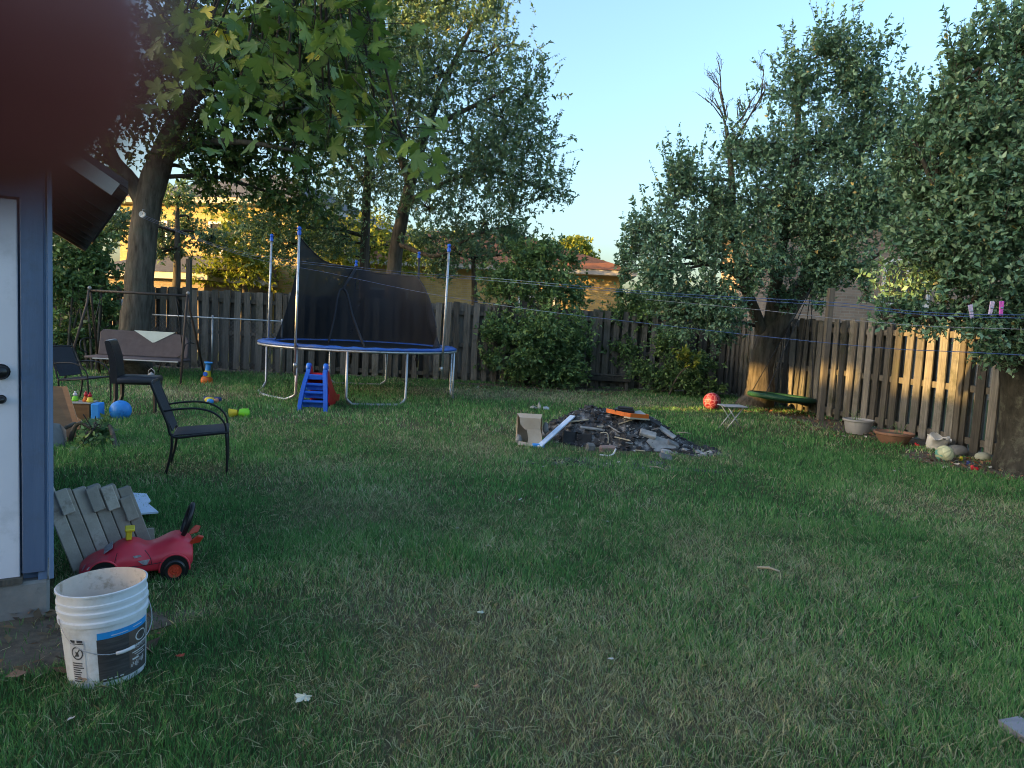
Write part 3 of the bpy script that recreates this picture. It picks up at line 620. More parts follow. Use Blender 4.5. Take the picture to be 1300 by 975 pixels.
# ------------------------------------------------------------------ fences
def fence(label, Pa, Pb, h, side, seed, tallpost=()):
    rr = random.Random(seed); Pa, Pb = Vector(Pa), Vector(Pb); d = (Pb - Pa); Ln = d.length; d.normalize(); n = Vector((d.y, -d.x, 0)) * side
    o = thing('board_fence', label, 'fence', Pa); bd = MB(); rl = MB()
    x = 0.
    while x < Ln:
        w = rr.uniform(.125, .148); hh = h + rr.uniform(-.045, .03); tl = rr.uniform(-.022, .022); bow = rr.uniform(-.012, .012)
        for k, off in ((0, .062), (1, -.062)):
            xx = x + k * .118 + rr.uniform(-.012, .012); c = d * (xx + (w / 2 if k == 0 else .085)) + n * off
            ww = w if k == 0 else (.2 if rr.random() > .1 else .15)
            b0 = c + Vector((0, 0, .03 + rr.uniform(-.02, .03))); m0 = c + d * bow + Vector((0, 0, h * .5)); t0 = c + d * tl + n * rr.uniform(-.008, .008) + Vector((0, 0, hh - (.0 if k == 0 else .01)))
            r_ = rr.random(); a_, b_ = d * ww / 2, n * .0095
            vs = [b0 - a_ - b_, b0 + a_ - b_, b0 + a_ + b_, b0 - a_ + b_, m0 - a_ - b_, m0 + a_ - b_, m0 + a_ + b_, m0 - a_ + b_, t0 - a_ - b_, t0 + a_ - b_, t0 + a_ + b_, t0 - a_ + b_]
            fs = [(0, 3, 2, 1), (8, 9, 10, 11)] + [(i + j, i + (j + 1) % 4, i + 4 + (j + 1) % 4, i + 4 + j) for i in (0, 4) for j in range(4)]
            bd.add(vs, fs, r_)
        x += rr.uniform(.215, .258)
    for z in (.16, .86, 1.6):
        k = 0
        while k < Ln:
            e = min(k + 2.4, Ln); a = d * k + Vector((0, 0, z + rr.uniform(-.012, .012))); b = d * e + Vector((0, 0, z + rr.uniform(-.012, .012)))
            rl.bar(a, b, .085, .09); k += 2.42
    bd.build('boards', M['fence'], o); rl.build('rail', M['fencepost'], o)
    k = .0; i = 0
    while k <= Ln + .05:
        pm = MB(); ht = h + (.25 if i in tallpost else -.05)
        pm.bar(d * k + n * .088, d * k + n * .088 + Vector((rr.uniform(-.02, .02), 0, ht)), .092, .03, upv=n, bev=.006)
        pm.build('post', M['fencepost'], o); k += 2.42; i += 1
    return o
CORN = Vector((5.15, 16.95, 0)); LEFTF = Vector((-12.5, 15.75, 0)); NEARF = Vector((6.75, 6.6, 0))
fence('long weathered back fence of upright grey boards behind the trampoline', LEFTF, CORN, 1.83, 1, 3)
fence('grey board fence along the right side, catching patches of low sun', CORN, NEARF, 1.8, 1, 4)
mb = MB(); pp = A(1047, 385, 12.35); mb.bar((pp.x + .1, pp.y, 0), (pp.x + .1, pp.y + .02, 2.32), .1, .1, bev=.008); mb.build('timber_post', M['fencepost']).location = (0, 0, 0)
tag(bpy.data.objects['timber_post'], 'tall grey timber post rising above the right fence', 'post')
mb = MB(); q = A(242, 372, 15.75); mb.bar((q.x, 15.66, 0), (q.x, 15.66, 2.45), .1, .1, bev=.008)
tag(mb.build('timber_post', M['fencepost']), 'dark timber post rising above the back fence by the swing', 'post')
# chain link
CLa, CLb = Vector((A(156, 400, 15.2).x, 15.2, 0)), Vector((A(364, 400, 15.7).x, 15.75, 0))
CLb.y = 15.4
ch = thing('chain_link_fence', 'low galvanised chain link fence in front of the back boards', 'fence', CLa)
d = CLb - CLa; Ln = d.length; d.normalize()
for k, r_, hh in ((0, .036, 1.48), (Ln * .56, .022, 1.24), (Ln, .025, 1.24)):
    mb = MB(); mb.tube([d * k, d * k + Vector((0, 0, hh))], r_, 10); mb.ball(d * k + Vector((0, 0, hh)), r_ * 1.15, 8, (1, 1, .6)); mb.build('post', M['steel'], ch, smooth=True)
mb = MB(); mb.tube([Vector((0, 0, 1.2)), d * Ln + Vector((0, 0, 1.2))], .018, 8); mb.build('top_rail', M['steel'], ch, smooth=True)
mb = MB(); k = -1.2
while k < Ln:
    for sg in (1, -1):
        a0, a1 = (k, k + 1.16) if sg == 1 else (k + 1.16, k)
        z0, z1 = .02, 1.18
        if a0 < 0 or a1 < 0 or a0 > Ln or a1 > Ln:
            t0, t1 = 0., 1.
            for lim_, s_ in ((0, 1), (Ln, -1)):
                pass
            ts = sorted(((0 - a0) / (a1 - a0), (Ln - a0) / (a1 - a0))); t0, t1 = max(0, ts[0]), min(1, ts[1])
            if t1 <= t0: continue
        else: t0, t1 = 0, 1
        f_ = lambda t: d * (a0 + (a1 - a0) * t) + Vector((0, 0, z0 + (z1 - z0) * t)) + Vector((0, -.004 * sg, 0))
        mb.tube([f_(t0), f_(t1)], .0028, 3, cap=False)
    k += .085
mb.build('wire_mesh', M['link'], ch)

# ------------------------------------------------------------------ houses
def house(name, label, loc, rz, w, dp, eave, rise, wall, roof, wins, over=.45, hip=True):
    o = thing(name, label, 'house', loc, rz)
    mb = MB(); mb.box((0, dp / 2, eave / 2), (w, dp, eave)); mb.build('wall', wall, o)
    e = over; x0, x1, y0, y1 = -w / 2 - e, w / 2 + e, -e, dp + e; hz = eave - .02; t = .2; m = MB()
    m.add([(x0, y0, hz), (x1, y0, hz), (x1, y1, hz), (x0, y1, hz), (x0, y0, hz + t), (x1, y0, hz + t), (x1, y1, hz + t), (x0, y1, hz + t)], [(0, 3, 2, 1), (0, 1, 5, 4), (1, 2, 6, 5), (2, 3, 7, 6), (3, 0, 4, 7), (4, 5, 6, 7)])
    m.build('eave_trim', M['fascia'], o)
    m = MB(); rx = max(.3, w / 2 - dp / 2) if hip else w / 2 + e; c = dp / 2; zz = hz + t + .004; f = .05
    vs = [(x0 - f, y0 - f, zz), (x1 + f, y0 - f, zz), (x1 + f, y1 + f, zz), (x0 - f, y1 + f, zz), (-rx, c, zz + rise), (rx, c, zz + rise)]
    m.add(vs, [(0, 1, 5, 4), (1, 2, 5), (2, 3, 4, 5), (3, 0, 4), (3, 2, 1, 0)]); m.build('roof', roof, o)
    for (x, z, ww, hh) in wins:
        fm = MB()
        for (cx, cz, a, b) in ((x, z + hh / 2 + .04, ww + .16, .08), (x, z - hh / 2 - .04, ww + .22, .08), (x - ww / 2 - .04, z, .08, hh), (x + ww / 2 + .04, z, .08, hh), (x, z, .05, hh)): fm.box((cx, -.02, cz), (a, .1, b))
        fo = fm.build('window', M['white'], o); gm_ = MB(); gm_.box((x, -.012, z), (ww, .02, hh)); gm_.build('pane', M['glass'], fo)
    return o
c = A(797, 350, 28)
house('brick_bungalow', 'yellow brick bungalow with an orange hipped roof beyond the back fence', (c.x - .5 - 6, 28.4, 0), R(-3), 12.5, 8.5, 3.45, 1.75, M['brickY'], M['roofO'], [(3.0, 1.9, 1.3, 1.1), (-3, 1.9, 1.6, 1.1)], over=.55)
c = A(262, 300, 26)
house('brick_house', 'sunlit yellow brick house beyond the fence behind the big tree', (c.x, 26, 0), R(-14), 7.5, 9, 5.1, 1.8, M['brickY'], M['roofG'], [(.7, 3.9, 1.0, 1.0), (-2.2, 3.9, 1.0, 1.0)])
c = A(205, 345, 23)
house('garage', 'low garage with a grey roof before the sunlit house', (c.x, 22.6, 0), R(-14), 3.6, 5, 2.25, .75, M['brickT'], M['roofG'], [], hip=False)
c = A(1150, 380, 19)
house('brick_house', 'tan brick house with a white framed window beyond the right fence', (c.x + 1.2, 19.4, 0), R(-4), 8.5, 8, 4.7, 1.8, M['brickT'], M['roofG'], [(-1.0, 3.05, 1.1, 1.1), (2.5, 3.05, 1.4, 1.1)])
# unseen slotted slab added to block and shape the sun; house behind the camera
dS = Vector((math.sin(SUN_AZ), math.cos(SUN_AZ), 0)); nS = Vector((math.cos(SUN_AZ), -math.sin(SUN_AZ), 0)); T0_ = -50.
bo = thing('sun_blocker', 'unseen tan brick slab with slots, added to shade the yard and shape sunbeams', 'light blocker', dS * (T0_ - .45))
MX = Matrix((nS, dS, Vector((0, 0, 1)))).transposed()
mb = MB()
def blk(s0, s1, z0, z1): mb.box(MX @ Vector(((s0 + s1) / 2, 0, (z0 + z1) / 2)), (s1 - s0, .9, z1 - z0), MX)
TOP = 13.4; ct = math.tan(SUN_EL)
def zat(z, t): return z + (t - T0_) * ct            # height of a ray at the front of the blocker that lands at height z, distance t
g0, g1, h0, h1, h2 = zat(0, 6.5), zat(.85, 9.8), zat(.68, 9.5), zat(2.1, 9.4), zat(1.08, 9.4)  # slot edges placed so beams reach the grass strip, trunk foot and fence
blk(-20.5, -11.85, 0, TOP); blk(-11.85, -10.75, 0, g0); blk(-11.85, -10.75, g1, TOP); blk(-10.75, -10.0, 0, TOP)
blk(-10.0, -5.9, 0, h0); blk(-10.0, -9.3, h2, TOP); blk(-9.3, -8.45, h0, TOP); blk(-8.45, -5.9, h1, TOP); blk(-5.9, 8, 0, TOP)
mb.build('wall', M['brickT'], bo)
mb = MB(); mb.box(MX @ Vector((-6.25, 0, TOP + .15)), (29.3, 1.6, .3), MX); mb.build('roof', M['roofG'], bo)
for z in (2.0, 5.9, 8.2):
    for s_ in (-17.5, -14.5, -12, -2, 1.5, 5):
        mb = MB(); mb.box(MX @ Vector((s_, .48, z)), (1.3, .06, 1.2), MX); mb.build('window', M['glass'], bo)  # panes only dress the added blocker
house('brick_house', 'red brick bungalow behind the photographer', (2, -7, 0), R(180), 14, 9, 2.8, 1.5, M['brickR'], M['roofG'], [(-3, 1.8, 1.6, 1.2), (3, 1.8, 1.6, 1.2)])
# ------------------------------------------------------------------ shed
sh = thing('garden_shed', 'blue shed corner with a white door and dark eave at the left edge', 'shed', SHED_C, SHED_RZ)
SW, SDp, FH, WH = 2.6, 3.3, .17, 2.06
mb = MB(); mb.box((-SW / 2, SDp / 2, FH / 2 - .02), (SW, SDp, FH + .04), bev=.012); mb.build('foundation', M['concrete'], sh)
mb = MB(); mb.box((-.006 - .02, SDp / 2, (FH + WH) / 2), (.035, SDp - .02, WH - FH)); mb.box((-SW / 2, SDp - .03, (FH + WH) / 2), (SW - .1, .04, WH - FH))
mb.box((-SW + .03, SDp / 2, (FH + WH) / 2), (.04, SDp - .1, WH - FH)); mb.box((-1.85, .05, (FH + WH) / 2), (1.4, .05, WH - FH)); mb.box((-.6, .075, (FH + WH) / 2), (1.15, .04, WH - FH))
for k in range(9): mb.box((.0, .3 + k * .38, (FH + WH) / 2), (.012, .012, WH - FH - .02))
mb.add([(-SW, .06, WH), (0, .06, WH), (-SW / 2, .06, WH + .8), (-SW, .1, WH), (0, .1, WH), (-SW / 2, .1, WH + .8)], [(0, 1, 2), (3, 5, 4), (0, 3, 4, 1), (1, 4, 5, 2), (2, 5, 3, 0)])
mb.build('wall', M['blue2'], sh)
mb = MB(); mb.box((-.058, .022, (FH + 1.93) / 2 + .02), (.086, .05, 1.93 - FH - .04), bev=.003); mb.box((-.9, .02, 1.935), (1.72, .05, .13)); mb.build('door_post', M['blue'], sh)
mb = MB(); mb.box((.008, .03, (FH + WH) / 2), (.018, .085, WH - FH - .01), bev=.002); mb.build('corner_trim', M['blue2'], sh)
mb = MB(); mb.box((-.51, .03, (FH + 1.86) / 2 + .01), (.80, .04, 1.86 - FH - .02), bev=.004); mb.box((-.50, .008, .75), (.5, .006, .7), bev=.002); mb.box((-.50, .008, 1.45), (.5, .006, .45), bev=.002); dr = mb.build('door', M['door'], sh)
mb = MB(); Mx = Matrix.Rotation(R(90), 3, 'X')
for z, r_ in ((1.12, .030), (1.0, .017)):
    mb.lathe([(.001, .045), (r_ * .7, .042), (r_, .03), (r_ * .9, .018), (r_ * .45, .012), (r_ * .45, .006), (r_ * 1.15, .004), (r_ * 1.15, 0)], 16, (-.172, .008, z), M_=Mx)
mb.build('handle', M['plblk'], dr, smooth=True)
mb = MB(); mb.box((-.51, .02, FH + .014), (.82, .07, .026)); mb.build('door_sill', M['fencepost'], sh)
tanr = .62; ov = .30; zr = WH + .06 + SW / 2 * tanr
def slope(x): return zr - abs(x + SW / 2) * tanr
y0_, y1_ = -.13, SDp + .15
mb = MB(); rf = MB(); fa = MB(); sf = MB()
for sg in (1, -1):
    xe = -SW / 2 + sg * (SW / 2 + ov); zr_, ze = zr, slope(xe)
    a = [(-SW / 2, y0_, zr_), (xe, y0_, ze), (xe, y1_, ze), (-SW / 2, y1_, zr_)]
    rf.add([(x, y, z + .045) for x, y, z in a] + [(x, y, z + .012) for x, y, z in a], [(0, 1, 2, 3), (7, 6, 5, 4), (0, 4, 5, 1), (1, 5, 6, 2), (2, 6, 7, 3)])
    sf.add([(x, y, z + .008) for x, y, z in a] + [(x, y, z - .01) for x, y, z in a], [(0, 1, 2, 3), (7, 6, 5, 4), (0, 4, 5, 1), (1, 5, 6, 2), (2, 6, 7, 3)])
    for k in range(9):
        y = y0_ + .35 + k * .4
        sf.bar((-SW / 2, y, zr_ - .055), (xe - sg * .03, y, slope(xe - sg * .03) - .055), .04, .09)
    xm = xe - sg * .05
    fa.bar((-SW / 2 + sg * .01, y0_ - .012, zr_ - .03), (xm, y0_ - .012, slope(xm) - .03), .02, .062, upv=(0, 0, 1))
rf.build('roof', M['roofG'], sh); sf.build('soffit', M['soffit'], sh); fa.build('rake_board', M['fascia'], sh)

# ------------------------------------------------------------------ bucket
bk = thing('plastic_bucket', 'large white plastic bucket with a dark plank label and wire handle on the lawn', 'bucket', (B_.x, B_.y, -.004), rot=(R(1), R(-3.0), 0))
br_ = lambda z: .134 + .020 * z / .37
mb = MB(); mb.lathe([(.001, .0), (.128, .0), (.134, .006), (br_(.245), .245), (br_(.25) + .007, .247), (br_(.25) + .008, .262), (br_(.262), .266), (br_(.285), .285), (br_(.29) + .007, .287), (br_(.29) + .008, .3), (br_(.3), .304), (br_(.318), .318), (br_(.32) + .005, .32), (br_(.32) + .005, .33), (br_(.33), .333), (br_(.36), .36), (br_(.362) + .004, .362), (br_(.37) + .004, .369), (br_(.37) - .001, .371)], 56)
mb.build('pail', M['pail'], bk, auto=40)
mb = MB(); mb.lathe([(br_(.37) - .001, .3705), (br_(.36) - .004, .362), (.132, .012), (.001, .012)], 48); mb.build('inside', M['pailin'], bk, smooth=True)
def cp(az, z, d=.0012): a = R(az); q = br_(z) + d; return (q * math.cos(a), q * math.sin(a), z)
def cpatch(mb, a0, a1, z0, z1, d=.0012, za=None, n=None):
    n = n or max(2, int(abs(a1 - a0) / 4)); vs = []
    for i in range(n + 1):
        a = a0 + (a1 - a0) * i / n; zz0, zz1 = (z0, z1) if za is None else (z0 + za * i / n, z1 + za * i / n)
        vs += [cp(a, zz0, d), cp(a, zz1, d)]
    mb.add(vs, [(2 * i, 2 * i + 2, 2 * i + 3, 2 * i + 1) for i in range(n)], .5)
L0, L1 = -71, 14
mb = MB(); cpatch(mb, L0, -20, .026, .196, .0010); cpatch(mb, -20, L1, .026, .196, .0010); lb = mb.build('label', M['pdark'], bk)
mb = MB(); cpatch(mb, L0 + 1, L1, .196, .222, .0011); mb.build('label_band', M['pblue'], lb)
mb = MB(); cpatch(mb, -27, -9, .05, .196, .0015); mb.build('brown_stripe', M['pband'], lb)
mb = MB()
for z in (.05, .074, .098, .122, .146, .17): cpatch(mb, L0 + 1, -28, z, z + .0012, .0016)
mb.build('plank_line', M['pink_'], lb)
mb = MB()
for i in range(28):                                                  # oval emblem
    t0, t1 = 2 * math.pi * i / 28, 2 * math.pi * (i + 1) / 28; q = []
    for t, k in ((t0, 1), (t1, 1), (t1, .82), (t0, .82)): q.append(cp(-4 + 12 * k * math.cos(t), .163 + .021 * k * math.sin(t), .0019))
    mb.add(q, [(0, 1, 2, 3)])
for z, a0, a1, h_ in ((.104, -22, 8, .004), (.096, -18, 2, .003), (.086, -14, 6, .003), (.076, -22, -10, .007), (.204, -52, -28, .003), (.208, -20, -2, .003)): cpatch(mb, a0, a1, z, z + h_, .002)
for i in range(12): cpatch(mb, -24 + 2.4 * i, -22.6 + 2.4 * i, .05 + .008 * math.sin(i * 1.2) + .003 * i / 3, .062 + .006 * math.sin(i * 2.1) + .001 * i, .002, n=1)
for i in range(4): cpatch(mb, -66 + 8 * i, -61 + 8 * i, .034, .038, .002, n=1)
mb.build('printing', M['pwhite'], lb)
cu = bpy.data.curves.new('letters', 'FONT'); cu.body = 'PREMIUM'; cu.size = .026; cu.align_x = 'CENTER'; cu.resolution_u = 2
to = bpy.data.objects.new('letters', cu); COL.objects.link(to); dg = bpy.context.evaluated_depsgraph_get(); dg.update()
me = bpy.data.meshes.new_from_object(to.evaluated_get(dg)); bpy.data.objects.remove(to)
for v in me.vertices: v.co = cp(-6 + v.co.x / .146 * 57.3 * .62, .118 + v.co.y, .0024)
me.materials.clear(); me.materials.append(M['pwhite']); lt = bpy.data.objects.new('lettering', me); COL.objects.link(lt); lt.parent = lb
mb = MB(); cpatch(mb, -112, -88, .03, .2, .0010); wl = mb.build('warning_label', M['pwhite'], bk)
mb = MB(); cpatch(mb, -111, -89, .183, .187, .0016); cpatch(mb, -110, -102, .189, .199, .0016); cpatch(mb, -99, -90, .189, .199, .0016)
for z in (.033, .042, .051, .06, .069, .078, .087, .096, .105): cpatch(mb, -110, -110 + 12 + 8 * rnd.random(), z, z + .005, .0016)
for i in range(24):
    t0, t1 = 2 * math.pi * i / 24, 2 * math.pi * (i + 1) / 24
    mb.add([cp(-100 + 9.5 * k * math.cos(t), .148 + .026 * k * math.sin(t), .002) for t, k in ((t0, 1), (t1, 1), (t1, .8), (t0, .8))], [(0, 1, 2, 3)])
mb.add([cp(-106, .132, .002), cp(-104.6, .129, .002), cp(-94, .165, .002), cp(-95.4, .168, .002)], [(0, 1, 2, 3)])
mb.add([cp(-102, .134, .0018), cp(-97, .136, .0018), cp(-98, .15, .0018), cp(-103, .155, .0018)], [(0, 1, 2, 3)])
mb.build('warning_print', M['pink_'], wl)
mb = MB(); pth = []
for i in range(25):
    t = i / 24; a = R(-128 + 172 * t); s = math.sin(math.pi * t); q = br_(.27) + .008 + .022 * s; pth.append((q * math.cos(a), q * math.sin(a), .272 - .128 * s ** .8))
mb.tube(pth, .0019, 6); hd = mb.build('handle', M['chrome'], bk, smooth=True)
mb = MB(); mb.tube(pth[11:15], .0065, 10); mb.build('grip', M['pwhite'], hd, smooth=True)

# ------------------------------------------------------------------ ride-on toy car
pr = G(232, 733); pf = G(112, 745); dv = (pf - pr).normalized(); car = thing('toy_car', 'red ride-on toy car with a black push handle behind the bucket', 'toy car', (pr.x, pr.y + .11, 0), math.atan2(dv.y, dv.x) + R(2)); car.scale = (.93, 1, 1)
ST = [(.0, .115, .1, .172), (.008, .125, .062, .19), (.05, .135, .055, .215), (.09, .135, .05, .222), (.14, .128, .05, .205), (.2, .118, .05, .178), (.245, .118, .05, .175), (.27, .122, .05, .196), (.31, .13, .05, .207), (.36, .13, .05, .203), (.40, .128, .05, .182), (.425, .13, .05, .158), (.47, .13, .05, .146), (.52, .122, .05, .125), (.555, .1, .055, .1), (.572, .075, .065, .08)]
secs = []; 
for (x, hw, zb, zt) in ST:
    zm = zb + (zt - zb) * .55; cab = .62 if .1 < x < .43 else .72; ring = []
    for (a, b) in ((-.55, 0), (-.85, .0), (-1, .12), (-1, .45), (-.94, .62), (-.80, .74), (-cab, .93), (-cab * .6, 1.0), (0, 1.015)): ring.append((a, b))
    ring += [(-a, b) for a, b in reversed(ring[:-1])]
    secs.append([(x, a * hw, zb + b * (zt - zb)) for a, b in ring])
mb = MB(); n_ = len(secs[0])
mb.add([v for s_ in secs for v in s_], [(i * n_ + k, (i + 1) * n_ + k, (i + 1) * n_ + (k + 1) % n_, i * n_ + (k + 1) % n_) for i in range(len(secs) - 1) for k in range(n_)] + [tuple(range(n_)), tuple((len(secs) - 1) * n_ + k for k in range(n_ - 1, -1, -1))], .5)
bd = mb.build('body', M['carred'], car, smooth=True); sb = bd.modifiers.new('s', 'SUBSURF'); sb.levels = 2; sb.render_levels = 2
Mx = Matrix.Rotation(R(90), 3, 'X')
for wx in (.1, .45):
    for sg in (1, -1):
        mb = MB(); mb.lathe([(.001, .0), (.074, 0), (.074, .006), (.001, .007)], 26, (wx, sg * .133 + .0035, .066), M_=Mx); mb.build('wheel_arch', M['plblk'], car)
        mb = MB(); mb.tube([(wx + .078 * math.cos(R(a)), sg * .134, .064 + .078 * math.sin(R(a))) for a in range(-8, 189, 14)], .0055, 6); mb.build('arch_lip', M['carred'], car, smooth=True)
        mb = MB(); mb.lathe([(.036, .018), (.05, .02), (.057, .014), (.058, 0), (.057, -.014), (.05, -.02), (.036, -.018)], 28, (wx, sg * .132, .057), M_=Mx); w_ = mb.build('wheel', M['plblk'], car, auto=40)
        mb = MB(); mb.lathe([(.001, .012), (.008, .013), (.012, .008), (.026, .008), (.03, .014), (.037, .016)] if sg > 0 or True else [], 24, (wx, sg * .132, .057), M_=Matrix.Rotation(R(90 if sg < 0 else -90), 3, 'X'))
        for k in range(5):
            a = 2 * math.pi * k / 5; mb.box((wx + .019 * math.cos(a), sg * .1425, .057 + .019 * math.sin(a)), (.009, .004, .009), bev=.001)
        mb.build('rim', M['carred2'], w_, auto=40)
mb = MB(); pth = []
for i in range(29):
    t = 2 * math.pi * i / 28; pth.append((.055 - .055 * (.5 + .5 * math.sin(t)), .062 * math.cos(t), .285 + .083 * math.sin(t)))
mb.tube(pth[:-1], .0145, 8, closed=True)
for s_ in (-1, 1): mb.tube([(.06, s_ * .03, .2), (.052, s_ * .035, .22)], .01, 8)
mb.build('push_handle', M['plblk'], car, smooth=True)
for sg in (1, -1):
    mb = MB(); mb.prism([(.035, -.012), (-.03, .0), (-.05, .032), (-.02, .042), (.01, .018)], -.009, .009, Matrix(((1, 0, 0), (0, 0, 1), (0, 1, 0)))); 
    fo = mb.build('tail_fin', M['carred2'], car); fo.location = (-.005, sg * .085, .185); fo.rotation_euler = (sg * R(-18), 0, sg * R(-10)); bv = fo.modifiers.new('b', 'BEVEL'); bv.width = .004; bv.segments = 2
mb = MB(); mb.box((.33, 0, .232), (.032, .06, .05), tap=1.25, bev=.005); mb.box((.325, 0, .262), (.05, .085, .014), bev=.004); mb.tube([(.33, 0, .2), (.33, 0, .24)], .012, 8); mb.build('steering_block', M['plyel'], car, auto=40)
mb = MB(); mb.box((.43, 0, .1705), (.05, .12, .004), Matrix.Rotation(R(32), 3, 'Y'), bev=.0015)
mb.build('windshield', M['sticker'], car)
mb = MB(); sy = .1325
for poly in ([(.26, .105), (.285, .125), (.225, .13), (.24, .1)], [(.30, .14), (.31, .152), (.275, .156), (.265, .146)], [(.50, .11), (.53, .105), (.52, .118), (.505, .122)]):
    mb.add([(x, sy if False else (.1345 if z < .135 else .128), z) for x, z in poly], [tuple(range(len(poly)))])
mb.build('sticker', M['sticker'], car)
mb = MB()
for pts in ([(.16, .1375, .108), (.25, .1345, .1), (.34, .135, .098), (.385, .136, .092)], [(.215, .1335, .1), (.225, .13, .14), (.25, .115, .175)], [(.40, .135, .1), (.395, .13, .135), (.385, .112, .172)]): mb.tube(spl(pts, 5), .0018, 4)
mb.build('seam', M['plblk'], car)
for sg in (1, -1):
    mb = MB(); mb.lathe([(.001, .004), (.016, .003), (.02, 0)], 14, (.545, sg * .075, .098), sy=.8, M_=Matrix.Rotation(R(62), 3, 'Y')); mb.build('headlight', M['sticker'], car, smooth=True)

# ------------------------------------------------------------------ pallet, white board, boards by the shed
pb = G(104, 728); pal = thing('wooden_pallet', 'small grey slatted pallet leaning on the shed behind the red toy car', 'pallet', pb)
ax = Vector((-.17, -.02, .46)); rowd = Vector((.056, .040, 0))
for i in range(6):
    b0 = rowd * i + Vector((.0, 0, -.01)); mb = MB(); f_ = 1 + rnd.uniform(-.05, .05)
    mb.bar(b0, b0 + ax * f_, .062, .10, upv=rowd.cross(ax), bev=.004); mb.build('slat', M['pallet'], pal)
for t, L_ in ((.78, (0, 1, 3)), ):
    for i in range(6):
        if i in (0, 2): continue
        k = .86 if i != 5 else .72; mb = MB(); c = rowd * i + ax * k + Vector((.02, -.055, .0)); mb.bar(c - ax * .14, c + ax * .13, .058, .045, upv=rowd.cross(ax), bev=.004); mb.build('block', M['pallet'], pal)
mb = MB(); c = ax * .3 + Vector((-.01, .07, 0)); mb.bar(c - rowd * .4, c + rowd * 5.4, .03, .08, upv=ax, bev=.003); mb.build('cross_board', M['pallet'], pal)
P_ = [G(138, 634), G(186, 637), G(191, 646), G(187, 649), G(201, 661), G(150, 665), G(139, 655)]
mb = MB(); c0 = P_[0]; mb.prism([(p.x - c0.x, p.y - c0.y) for p in P_][::-1], .05, .062); o = mb.build('broken_board', M['boardw'])
tag(o, 'broken white board lying on the grass behind the pallet', 'board', loc=c0)
def leanboard(lab, pa, pb_, w, th, mat, yo, zt):
    a, b = G(*pa), A(*pb_, G(*pa).y + yo); mb = MB(); mb.bar(Vector((0, 0, 0)), b - a, w, th, upv=(1, .2, 0), bev=.002); o = mb.build('plywood_board', mat); tag(o, lab, 'board', 'boards leaning on the shed', loc=a); return o
def panel(lab, pts, Y, th, mat):
    P = [A(px, py, Y + dy) for px, py, dy in pts]; c = P[0].copy(); c.z = 0
    n = (P[1] - P[0]).cross(P[-1] - P[0]).normalized() * th; k = len(P)
    mb = MB(); mb.add([p - c for p in P] + [p - c + n for p in P], [tuple(range(k)), tuple(range(2 * k - 1, k - 1, -1))], .6, 0); 
    for i in range(k): mb.add([P[i] - c, P[(i + 1) % k] - c, P[(i + 1) % k] - c + n, P[i] - c + n], [(0, 3, 2, 1)], .5, 1)
    o = mb.build('plywood_board', [mat, M['ply_edge']]); tag(o, lab, 'board', 'boards leaning by the shed', loc=c); return o
panel('tall brown board with pale edges leaning out from the shed side', [(60, 556, -.2), (97, 556, 0), (78, 494, .35), (60, 490, .3)], 7.2, .02, M['brownply'])
panel('rear brown board with pale edges leaning behind the tall one', [(70, 549, .2), (103, 546, .25), (86, 492, .6), (70, 492, .6)], 7.3, .02, M['brownply'])
panel('grey slab standing lowest of the boards against the shed side', [(55, 574, -.3), (83, 571, -.1), (82, 548, -.05), (74, 540, .0), (55, 538, -.1)], 7.0, .03, M['rock'])
panel('short brown offcut with a rounded corner beside the leaning boards', [(88, 549, .4), (107, 547, .4), (104, 534, .5), (96, 528, .55), (88, 528, .55)], 7.4, .025, M['brownply'])
tb_ = G(112, 532); o = thing('toy_box', 'low wooden box with a blue end holding small toys', 'box', tb_, R(12))
mb = MB(); mb.box((-.12, 0, .1), (.36, .26, .2), bev=.006); mb.build('crate', M['brownply'], o)
mb = MB(); mb.box((-.12, 0, .207), (.38, .28, .012), bev=.003); mb.build('lid', M['pallet'], o)
mb = MB(); mb.box((.125, -.06, .1), (.09, .2, .22), tap=.8, bev=.01); mb.build('blue_panel', M['plsky'], o)
for i, (dx, dy, mk, lab) in enumerate(((-.1, .0, 'plgrn', 'little green and white stacking toy on the wooden box'), (.02, .02, 'plora', 'little orange and yellow figure on the wooden box'), (.1, -.03, 'plyel', 'tiny yellow toy on the blue end of the wooden box'))):
    t_ = thing('small_toy', lab, 'toy', tb_ + Vector((dx - .06, dy, .213)), group='toys on the wooden box'); mb = MB(); mb.lathe([(.001, 0), (.035, 0), (.04, .02), (.028, .035), (.03, .05), (.02, .06), (.001, .062)], 14); mb.build('base', M[mk], t_, smooth=True)
    mb = MB(); mb.ball((0, 0, .082), .024, 12); mb.ball((0, 0, .11), .014, 8); mb.build('head', M['pwhite'] if i == 0 else M['plred'], t_, smooth=True)
def ball(px, py, r_, mat, lab, nm='ball', cat='ball'):
    p = G(px, py); mb = MB(); mb.ball((0, 0, 0), r_, 28); o = mb.build(nm, mat, smooth=True); tag(o, lab, cat, loc=p + Vector((0, 0, r_ - .008))); o.rotation_euler = (.4, .7, .3); return o
ball(153, 533, .125, M['ballblue'], 'blue ball on the grass beside the black dining chair', 'play_ball')
ball(903, 520, .165, M['ballred'], 'red patterned ball by the corner shrubs', 'play_ball')
ball(1198, 586, .105, M['ballyel'], 'worn pale yellow football near the right fence', 'football')

